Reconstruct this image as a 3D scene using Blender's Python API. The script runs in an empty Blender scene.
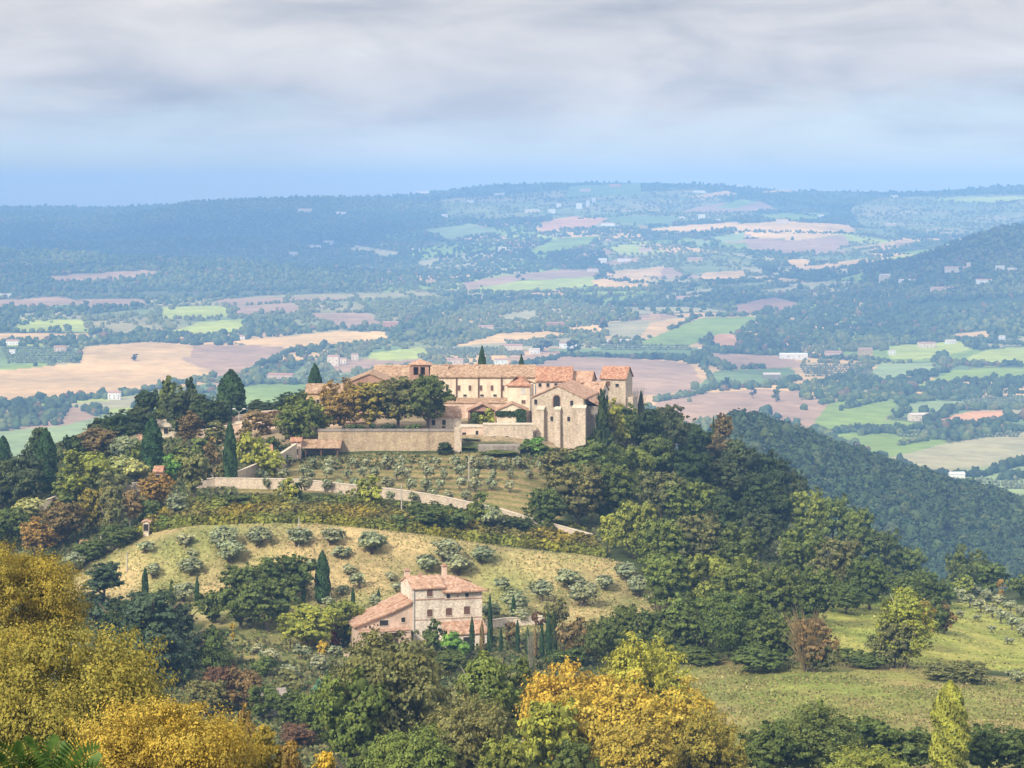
import bpy, bmesh, math, random
import numpy as np
from mathutils import Vector, Matrix

R = math.radians
scene = bpy.context.scene
COL = scene.collection

# ---------------------------------------------------------------- camera, sky, sun, exposure
F, CX, HY, CAMZ = 2400.0, 512.0, 200.0, 300.0      # focal length and level in picture units
cd = bpy.data.cameras.new('camera'); cam = bpy.data.objects.new('camera', cd); COL.objects.link(cam)
cam.location = (0, 0, CAMZ); cam.rotation_euler = (R(90), 0, 0)
cd.sensor_width = 36; cd.lens = 36 * F / 1024; cd.shift_y = -(384 - HY) / 1024
cd.clip_start = 0.5; cd.clip_end = 40000
scene.camera = cam

SUN_EL, SUN_AZ = 36, -146         # sun behind the left shoulder; azimuth clockwise from +Y
SUN_STR, SKY_STR, EXPO = 4.1, 0.085, 0.36
sd = bpy.data.lights.new('sun', 'SUN'); sd.energy = SUN_STR; sd.angle = R(9.0); sd.color = (1.0, 0.91, 0.77)
so = bpy.data.objects.new('sun', sd); COL.objects.link(so)
so.rotation_euler = (R(90 - SUN_EL), 0, R(180 - SUN_AZ))

world = bpy.data.worlds.new('World'); scene.world = world; world.use_nodes = True
nt = world.node_tree; nt.nodes.clear()
def N(t, typ, **kw):
    n = t.nodes.new(typ)
    for k, v in kw.items(): setattr(n, k, v)
    return n
def L(t, a, b): t.links.new(a, b)
def math_node(t, op, a, b=None, clamp=False):
    n = N(t, 'ShaderNodeMath', operation=op); n.use_clamp = clamp
    for i, v in enumerate((a, b)):
        if v is None: continue
        if isinstance(v, (int, float)): n.inputs[i].default_value = v
        else: L(t, v, n.inputs[i])
    return n.outputs[0]
def ramp(t, fac, stops):
    n = N(t, 'ShaderNodeValToRGB'); e = n.color_ramp.elements
    while len(e) > 2: e.remove(e[-1])
    for i, (p, c) in enumerate(stops):
        el = e[i] if i < 2 else e.new(p)
        el.position = p; el.color = (*c, 1)
    L(t, fac, n.inputs[0]); return n.outputs[0]
sky = N(nt, 'ShaderNodeTexSky', sky_type='NISHITA'); sky.sun_disc = False
sky.sun_elevation = R(SUN_EL); sky.sun_rotation = R(SUN_AZ); sky.altitude = 300; sky.dust_density = .3; sky.ozone_density = 2.2
tc = N(nt, 'ShaderNodeTexCoord'); sx = N(nt, 'ShaderNodeSeparateXYZ'); L(nt, tc.outputs['Generated'], sx.inputs[0])
# layered stratus: noise stretched along the horizon, in (direction, elevation) space
mp = N(nt, 'ShaderNodeCombineXYZ')
L(nt, math_node(nt, 'MULTIPLY', sx.outputs[0], 9.0), mp.inputs[0])
L(nt, math_node(nt, 'MULTIPLY', sx.outputs[1], 2.0), mp.inputs[1])
L(nt, math_node(nt, 'MULTIPLY', sx.outputs[2], 42.0), mp.inputs[2])
n1 = N(nt, 'ShaderNodeTexNoise'); n1.inputs['Scale'].default_value = 1.0; n1.inputs['Detail'].default_value = 7; n1.inputs['Roughness'].default_value = .55
n1.inputs['Distortion'].default_value = .5
L(nt, mp.outputs[0], n1.inputs['Vector'])
mp2 = N(nt, 'ShaderNodeCombineXYZ')
L(nt, math_node(nt, 'MULTIPLY', sx.outputs[0], 11.0), mp2.inputs[0])
L(nt, math_node(nt, 'MULTIPLY', sx.outputs[1], 1.0), mp2.inputs[1])
L(nt, math_node(nt, 'ADD', math_node(nt, 'MULTIPLY', sx.outputs[2], 38.0), 3.3), mp2.inputs[2])
n2 = N(nt, 'ShaderNodeTexNoise'); n2.inputs['Scale'].default_value = 1.0; n2.inputs['Detail'].default_value = 7; n2.inputs['Roughness'].default_value = .5; n2.inputs['Distortion'].default_value = .5
L(nt, mp2.outputs[0], n2.inputs['Vector'])
cov = math_node(nt, 'ADD', math_node(nt, 'MULTIPLY', math_node(nt, 'SUBTRACT', sx.outputs[2], .026), 30.0),
                math_node(nt, 'MULTIPLY', math_node(nt, 'SUBTRACT', n1.outputs[0], .5), 2.4))
cov = math_node(nt, 'ADD', cov, .42, clamp=True)
cloud = ramp(nt, n2.outputs[0], [(.30, (.52, .53, .57)), (.44, (.68, .665, .67)), (.54, (.82, .78, .75)), (.70, (.98, .93, .87))])
bsky = N(nt, 'ShaderNodeBackground'); tn = N(nt, 'ShaderNodeMix', data_type='RGBA', blend_type='MULTIPLY'); tn.inputs[0].default_value = 1; L(nt, sky.outputs[0], tn.inputs[6]); tn.inputs[7].default_value = (.98, .97, 1.10, 1); L(nt, tn.outputs[2], bsky.inputs[0]); bsky.inputs[1].default_value = SKY_STR
CLOUD_STR = 0.74
bcl = N(nt, 'ShaderNodeBackground'); L(nt, cloud, bcl.inputs[0]); L(nt, math_node(nt, 'MULTIPLY', math_node(nt, 'ADD', math_node(nt, 'MULTIPLY', math_node(nt, 'SUBTRACT', sx.outputs[2], .1), 1.8, True), 1.0), CLOUD_STR), bcl.inputs[1])
mx = N(nt, 'ShaderNodeMixShader'); L(nt, cov, mx.inputs[0]); L(nt, bsky.outputs[0], mx.inputs[1]); L(nt, bcl.outputs[0], mx.inputs[2])
ow = N(nt, 'ShaderNodeOutputWorld'); L(nt, mx.outputs[0], ow.inputs[0])

vs = scene.view_settings; vs.view_transform = 'Standard'; vs.look = 'None'; vs.gamma = 1; vs.exposure = EXPO; vs.use_curve_mapping = False
cy = scene.cycles; cy.max_bounces = 5; cy.diffuse_bounces = 2; cy.glossy_bounces = 1; cy.transmission_bounces = 2; cy.volume_bounces = 1
cy.transparent_max_bounces = 4; cy.use_denoising = True; cy.caustics_reflective = False; cy.caustics_refractive = False

# ---------------------------------------------------------------- helpers
def tag(o, label=None, cat=None, group=None, kind=None):
    if label: o['label'] = label
    if cat: o['category'] = cat
    if group: o['group'] = group
    if kind: o['kind'] = kind
    return o
def empty(name, loc, rz=0.0):
    o = bpy.data.objects.new(name, None); o.location = loc; o.rotation_euler = (0, 0, rz); o.empty_display_size = .5
    COL.objects.link(o); return o
def link(name, me, parent=None, mat=None, loc=None):
    o = bpy.data.objects.new(name, me); COL.objects.link(o)
    if mat is not None and not me.materials: me.materials.append(mat)
    if parent is not None: o.parent = parent
    if loc is not None: o.location = loc
    return o
def mesh_np(name, V, faces, nper, attrs=None, smooth=False):
    """faces: flat int array of vertex ids, nper verts each"""
    me = bpy.data.meshes.new(name); V = np.asarray(V, np.float32); faces = np.asarray(faces, np.int32).ravel()
    nf = len(faces) // nper
    me.vertices.add(len(V)); me.vertices.foreach_set('co', V.ravel())
    me.loops.add(len(faces)); me.loops.foreach_set('vertex_index', faces)
    me.polygons.add(nf); me.polygons.foreach_set('loop_start', np.arange(nf, dtype=np.int32) * nper)
    me.polygons.foreach_set('loop_total', np.full(nf, nper, np.int32))
    if smooth: me.polygons.foreach_set('use_smooth', np.ones(nf, bool))
    me.update(calc_edges=True)
    for k, (dom, typ, a) in (attrs or {}).items():
        at = me.attributes.new(k, typ, dom)
        at.data.foreach_set('color' if typ == 'FLOAT_COLOR' else 'value', np.asarray(a, np.float32).ravel())
    return me
class MB:
    """collects boxes and prisms for one mesh object"""
    def __init__(s): s.v = []; s.f = []
    def add(s, vs_, fs):
        n = len(s.v); s.v += [tuple(v) for v in vs_]; s.f += [tuple(n + i for i in f) for f in fs]; return s
    def box(s, x0, x1, y0, y1, z0, z1):
        return s.add([(x0, y0, z0), (x1, y0, z0), (x1, y1, z0), (x0, y1, z0), (x0, y0, z1), (x1, y0, z1), (x1, y1, z1), (x0, y1, z1)],
                     [(0, 3, 2, 1), (4, 5, 6, 7), (0, 1, 5, 4), (1, 2, 6, 5), (2, 3, 7, 6), (3, 0, 4, 7)])
    def prism(s, poly, y0, y1):
        """poly in (x,z), extruded along y"""
        n = len(poly)
        vs_ = [(x, y0, z) for x, z in poly] + [(x, y1, z) for x, z in poly]
        return s.add(vs_, [tuple(range(n)), tuple(range(2 * n - 1, n - 1, -1))] + [(i, i + n, (i + 1) % n + n, (i + 1) % n) for i in range(n)])
    def tube(s, p0, p1, r0, r1, n=6):
        p0, p1 = Vector(p0), Vector(p1); d = (p1 - p0).normalized()
        a = d.cross(Vector((0, 0, 1)) if abs(d.z) < .9 else Vector((1, 0, 0))).normalized(); b = d.cross(a)
        vs_ = [p0 + (a * math.cos(t) + b * math.sin(t)) * r0 for t in [i * 2 * math.pi / n for i in range(n)]]
        vs_ += [p1 + (a * math.cos(t) + b * math.sin(t)) * r1 for t in [i * 2 * math.pi / n for i in range(n)]]
        return s.add(vs_, [(i, (i + 1) % n, (i + 1) % n + n, i + n) for i in range(n)] + [tuple(range(n - 1, -1, -1)), tuple(range(n, 2 * n))])
    def build(s, name, mat, parent=None):
        me = bpy.data.meshes.new(name); me.from_pydata(s.v, [], s.f); me.update()
        bm = bmesh.new(); bm.from_mesh(me); bmesh.ops.recalc_face_normals(bm, faces=bm.faces); bm.to_mesh(me); bm.free()
        return link(name, me, parent, mat)

def new_mat(name):
    m = bpy.data.materials.new(name); m.use_nodes = True; t = m.node_tree; t.nodes.clear()
    out = N(t, 'ShaderNodeOutputMaterial'); b = N(t, 'ShaderNodeBsdfPrincipled')
    b.inputs['Specular IOR Level'].default_value = .2; b.inputs['Roughness'].default_value = .85
    L(t, b.outputs[0], out.inputs[0]); return m, t, b, out
def noise(t, scale, detail=3, rough=.55, vec=None):
    n = N(t, 'ShaderNodeTexNoise'); n.inputs['Scale'].default_value = scale; n.inputs['Detail'].default_value = detail; n.inputs['Roughness'].default_value = rough
    if vec is not None: L(t, vec, n.inputs['Vector'])
    return n.outputs[0]
def mixc(t, fac, a, b, mode='MIX'):
    n = N(t, 'ShaderNodeMix', data_type='RGBA', blend_type=mode)
    for inp, v in ((n.inputs[0], fac), (n.inputs[6], a), (n.inputs[7], b)):
        if isinstance(v, (int, float)): inp.default_value = v
        elif isinstance(v, tuple): inp.default_value = (*v, 1)
        else: L(t, v, inp)
    return n.outputs[2]
def objvec(t):
    return N(t, 'ShaderNodeTexCoord').outputs['Object']

def wall_mat(name, c1, c2, scale=1.2, brick=True, fine=6.0):
    m, t, b, o = new_mat(name); v = objvec(t)
    c = mixc(t, math_node(t, 'MULTIPLY_ADD' if False else 'MULTIPLY', noise(t, scale, 4, .65, v), 1.0), c1, c2)
    f2 = ramp(t, noise(t, fine, 3, .7, v), [(.3, (.72, .72, .72)), (.7, (1.15, 1.15, 1.15))])
    c = mixc(t, .8, c, f2, 'MULTIPLY')
    if brick:
        vo = N(t, 'ShaderNodeTexVoronoi'); vo.inputs['Scale'].default_value = 3.0
        ms = N(t, 'ShaderNodeMapping'); ms.inputs['Scale'].default_value = (1, 1, 1.8); L(t, v, ms.inputs[0]); L(t, ms.outputs[0], vo.inputs['Vector'])
        g = N(t, 'ShaderNodeRGBToBW'); L(t, vo.outputs['Color'], g.inputs[0])
        c = mixc(t, .55, c, ramp(t, g.outputs[0], [(.2, (.62, .6, .58)), (.8, (1.25, 1.22, 1.18))]), 'MULTIPLY')
    st = N(t, 'ShaderNodeMapping'); st.inputs['Scale'].default_value = (.55, .55, .16); L(t, v, st.inputs[0])
    c = mixc(t, .75, c, ramp(t, noise(t, 1.0, 5, .65, st.outputs[0]), [(.34, (.66, .63, .60)), (.5, (1, 1, 1)), (.68, (1.12, 1.1, 1.06))]), 'MULTIPLY')
    L(t, c, b.inputs['Base Color']); return m
def roof_mat(name, c1, c2, c3):
    m, t, b, o = new_mat(name); v = objvec(t)
    vo = N(t, 'ShaderNodeTexVoronoi'); vo.inputs['Scale'].default_value = 2.2; L(t, v, vo.inputs['Vector'])
    g = N(t, 'ShaderNodeRGBToBW'); L(t, vo.outputs['Color'], g.inputs[0])
    c = ramp(t, g.outputs[0], [(.15, c1), (.5, c2), (.85, c3)])
    c = mixc(t, .8, c, ramp(t, noise(t, .9, 4, .6, v), [(.3, (.7, .7, .72)), (.7, (1.15, 1.12, 1.08))]), 'MULTIPLY')
    w = N(t, 'ShaderNodeTexWave'); w.inputs['Scale'].default_value = 1.3; w.bands_direction = 'X'; w.inputs['Distortion'].default_value = .6; L(t, v, w.inputs['Vector'])
    bp = N(t, 'ShaderNodeBump'); bp.inputs['Strength'].default_value = .7; bp.inputs['Distance'].default_value = .12; L(t, w.outputs['Fac'], bp.inputs['Height']); L(t, bp.outputs[0], b.inputs['Normal'])
    L(t, c, b.inputs['Base Color']); return m
def flat_mat(name, c, rough=.8, var=.25, scale=2.0):
    m, t, b, o = new_mat(name)
    cc = mixc(t, 1.0, c, ramp(t, noise(t, scale, 3, .6, objvec(t)), [(.3, (1 - var,) * 3), (.7, (1 + var,) * 3)]), 'MULTIPLY')
    L(t, cc, b.inputs['Base Color']); b.inputs['Roughness'].default_value = rough; return m

M = {}
M['stone'] = wall_mat('pale_stone', (.60, .51, .40), (.45, .37, .29))
M['farm_stone'] = wall_mat('farm_stone', (.76, .68, .57), (.63, .54, .45))
M['wall_stone'] = wall_mat('retaining_stone', (.56, .44, .29), (.30, .235, .165), .35)
M['grey_stone'] = wall_mat('grey_stone', (.34, .30, .26), (.22, .19, .17))
M['plaster'] = wall_mat('cream_plaster', (.75, .64, .49), (.66, .55, .41), .5, False, 2.0)
M['pink_plaster'] = wall_mat('pink_plaster', (.68, .51, .40), (.58, .43, .33), .5, False, 2.0)
M['ochre'] = wall_mat('ochre_plaster', (.58, .42, .22), (.48, .33, .18), .6, False, 2.0)
M['terracotta_wall'] = wall_mat('terracotta_wall', (.50, .26, .16), (.42, .22, .14), .6, False, 2.0)
M['white'] = wall_mat('white_plaster', (.80, .79, .74), (.72, .70, .65), .5, False, 2.0)
M['brick'] = wall_mat('brick_band', (.42, .26, .19), (.32, .19, .14), 1.5, False, 6.0)
M['roof_red'] = roof_mat('red_tiles', (.32, .15, .09), (.45, .23, .14), (.54, .33, .22))
M['roof_pale'] = roof_mat('weathered_tiles', (.36, .20, .12), (.49, .30, .20), (.57, .40, .29))
M['roof_brown'] = roof_mat('brown_tiles', (.29, .18, .11), (.42, .275, .175), (.51, .37, .25))
M['roof_far'] = roof_mat('faded_tiles', (.42, .22, .15), (.50, .28, .20), (.58, .38, .28))
M['dark'] = flat_mat('dark_glass_and_openings', (.035, .03, .03), .35)
M['shutter'] = flat_mat('brown_shutter', (.13, .07, .05))
M['bark'] = flat_mat('bark', (.13, .10, .075), .9, .35, 3)
M['pale_bark'] = flat_mat('pale_bark', (.36, .31, .25), .9, .3, 3)
M['metal'] = flat_mat('grey_metal', (.45, .45, .44), .5)
M['pole_wood'] = flat_mat('pole_wood', (.40, .36, .30), .8)
M['lime'] = flat_mat('limestone_trim', (.55, .47, .37))
# ---------------------------------------------------------------- terrain
def pchip(x, y, xq):
    x = np.asarray(x, float); y = np.asarray(y, float); h = np.diff(x); d = np.diff(y) / h
    m = np.zeros_like(y)
    for i in range(1, len(x) - 1):
        if d[i - 1] * d[i] > 0:
            w1 = 2 * h[i] + h[i - 1]; w2 = h[i] + 2 * h[i - 1]
            m[i] = (w1 + w2) / (w1 / d[i - 1] + w2 / d[i])
    m[0] = d[0]; m[-1] = d[-1]
    k = np.clip(np.searchsorted(x, xq) - 1, 0, len(x) - 2); t = (xq - x[k]) / h[k]
    t = np.clip(t, 0, 1)
    return ((2 * t**3 - 3 * t**2 + 1) * y[k] + (t**3 - 2 * t**2 + t) * h[k] * m[k] + (-2 * t**3 + 3 * t**2) * y[k + 1] + (t**3 - t**2) * h[k] * m[k + 1])

NEARY = [280, 340, 400, 440, 455, 485, 530, 545, 560, 620]
NEAR = {   # picture row where the ground lies, for each column at the distances above
 -400: [790, 740, 690, 650, 630, 600, 565, 556, 548, 535],
    0: [775, 712, 650, 600, 580, 540, 495, 486, 478, 468],
  100: [772, 710, 650, 588, 553, 515, 470, 458, 446, 430],
  200: [770, 710, 650, 583, 527, 498, 462, 450, 440, 418],
  300: [768, 708, 650, 582, 525, 497, 457, 433, 426, 410],
  400: [766, 706, 650, 582, 533, 503, 456, 430, 423, 403],
  500: [766, 704, 645, 588, 548, 515, 455, 430, 423, 403],
  600: [764, 700, 640, 598, 561, 530, 482, 460, 443, 422],
  700: [762, 697, 640, 603, 577, 548, 515, 502, 492, 470],
  740: [760, 694, 640, 606, 585, 560, 530, 518, 508, 494],
  800: [760, 690, 640, 610, 595, 575, 552, 546, 541, 540],
  900: [762, 692, 645, 619, 611, 603, 600, 601, 603, 620],
 1024: [765, 700, 662, 640, 630, 612, 590, 588, 590, 612],
 1424: [780, 720, 690, 670, 660, 648, 640, 641, 645, 670]}
MIDY = [720, 850, 1000, 1150, 1400, 1700]
MID = {   # drop below the camera, metres
 -400: [135, 170, 195, 210, 225, 233], 0: [115, 155, 182, 203, 220, 232], 100: [108, 150, 180, 200, 217, 231], 200: [100, 150, 180, 200, 216, 230],
  300: [100, 150, 178, 200, 215, 230], 400: [100, 148, 178, 198, 213, 228], 500: [100, 146, 176, 195, 210, 226], 600: [100, 143, 172, 188, 195, 224],
  700: [104, 145, 170, 180, 152, 218], 740: [115, 152, 172, 178, 131, 212], 800: [130, 160, 178, 184, 142, 210], 900: [150, 178, 188, 196, 163, 214],
 1024: [150, 180, 196, 208, 184, 224], 1424: [160, 195, 212, 225, 232, 238]}
FARY = [2000, 2400, 2900, 3500, 4200, 5200, 6500, 8000, 9500, 11500]
FAR = {
 -400: [487, 436, 390, 345, 312, 280, 245, 220, 204, 236], 0: [487, 436, 390, 345, 312, 280, 245, 221, 206, 236], 100: [487, 436, 390, 345, 312, 280, 246, 222, 207, 236],
  200: [487, 436, 390, 345, 312, 279, 244, 218, 202.5, 236], 300: [487, 434, 389, 345, 312, 279, 243, 215, 198, 236], 400: [487, 433, 388, 345, 314, 279, 240, 212, 195.5, 236],
  500: [487, 433, 388, 345, 314, 279, 238, 206, 184.5, 236], 600: [487, 433, 388, 346, 314, 279, 238, 206, 182.5, 236], 700: [487, 435, 390, 349, 315, 279, 239, 208, 184, 236],
  740: [488, 436, 391, 350, 316, 280, 240, 209, 187, 236], 800: [489, 437, 394, 354, 318, 281, 242, 212, 190.5, 236], 900: [491, 440, 399, 358, 319, 262, 252, 215, 192, 236],
 1024: [494, 445, 404, 359, 308, 224, 250, 214, 185.5, 236], 1424: [500, 452, 410, 360, 290, 186, 215, 205, 181, 236]}
PRE_Y = [4, 20, 60, 100, 120, 160, 200, 240]; PRE_Z = [2.3, 10, 26, 35, 38, 47, 55, 61]
PXC = sorted(NEAR)
YG = np.concatenate([np.linspace(4, 380, 190), np.arange(381, 640, 1.0), np.arange(640, 2000, 6.0), np.geomspace(2000, 11500, 420)])
PG = np.arange(-400, 1425, 4.0)
cols = []
for p in PXC:
    ys = PRE_Y + NEARY + MIDY + FARY
    zs = PRE_Z + [(r - HY) * y / F for r, y in zip(NEAR[p], NEARY)] + MID[p] + [(r - HY) * y / F for r, y in zip(FAR[p], FARY)]
    cols.append(pchip(ys, zs, YG))
cols = np.array(cols)                                     # [column, Y]
DROP = np.array([pchip(PXC, cols[:, j], PG) for j in range(len(YG))])     # [Y, px]

def vnoise(x, y, seed=0):
    """smooth value noise on arrays"""
    rs = np.random.RandomState(seed); T = rs.rand(256, 256) * 2 - 1
    xi = np.floor(x).astype(int); yi = np.floor(y).astype(int); fx = x - xi; fy = y - yi
    fx = fx * fx * (3 - 2 * fx); fy = fy * fy * (3 - 2 * fy)
    g = lambda a, b: T[a % 256, b % 256]
    return (g(xi, yi) * (1 - fx) + g(xi + 1, yi) * fx) * (1 - fy) + (g(xi, yi + 1) * (1 - fx) + g(xi + 1, yi + 1) * fx) * fy
def fbm(x, y, s, seed=0, o=3):
    r = 0; a = 1.0
    for k in range(o):
        r = r + a * vnoise(x / s * 2**k + 17.3 * k, y / s * 2**k + 5.1 * k, seed + k); a *= .5
    return r
def ground_drop(px, Y):
    px = np.clip(np.asarray(px, float), -400, 1420); Y = np.clip(np.asarray(Y, float), 4, 11499)
    j = np.clip(np.searchsorted(YG, Y, side='right') - 1, 0, len(YG) - 2); ty = (Y - YG[j]) / (YG[j + 1] - YG[j])
    i = np.clip(((px + 400) / 4).astype(int), 0, len(PG) - 2); tx = (px - PG[i]) / 4
    d = (DROP[j, i] * (1 - tx) + DROP[j, i + 1] * tx) * (1 - ty) + (DROP[j + 1, i] * (1 - tx) + DROP[j + 1, i + 1] * tx) * ty
    x = (px - CX) * Y / F
    amp = np.clip((Y - 1500) / 2000, 0, 1) * 5.0 * np.clip((9600 - Y) / 1500, 0.1, 1)
    d = d + amp * fbm(x, Y, 300, 3) + np.clip((Y - 4500) / 2000, 0, 1) * np.clip((9000 - Y) / 1200, 0, 1) * (20 + 38 * np.clip((480 - px) / 200, 0, 1)) * fbm(x + .5 * Y, Y, 900, 9, 3)
    d = d + np.clip(Y / 3000, .03, .3) * fbm(x, Y, 14, 21, 2)
    return d
def gz(px, Y): return CAMZ - float(ground_drop(px, Y))
def zxy(x, y): return gz(CX + x * F / y, y)
def WP(px, py, Y): return Vector(((px - CX) * Y / F, Y, CAMZ - (py - HY) * Y / F))
NEARQ = np.arange(200, 640, .5); FARQ = np.concatenate([np.arange(1150, 2000, 5.), np.geomspace(2000, 9600, 700)])
def find_near(px, py, lo=240):
    r = HY + ground_drop(np.full(len(NEARQ), px), NEARQ) * F / NEARQ
    ok = np.where((r <= py) & (NEARQ >= lo))[0]
    return float(NEARQ[ok[0]]) if len(ok) else 600.0
def find_far(px, py, lo=1700):
    r = HY + ground_drop(np.full(len(FARQ), px), FARQ) * F / FARQ
    ok = np.where((r <= py) & (FARQ >= lo))[0]
    return float(FARQ[ok[0]]) if len(ok) else 9400.0

def inpoly(px, py, poly):
    ins = np.zeros(px.shape, bool); n = len(poly); j = n - 1
    for i in range(n):
        xi, yi = poly[i]; xj, yj = poly[j]
        c = ((yi > py) != (yj > py)) & (px < (xj - xi) * (py - yi) / ((yj - yi) if yj != yi else 1e-9) + xi)
        ins ^= c; j = i
    return ins

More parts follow.
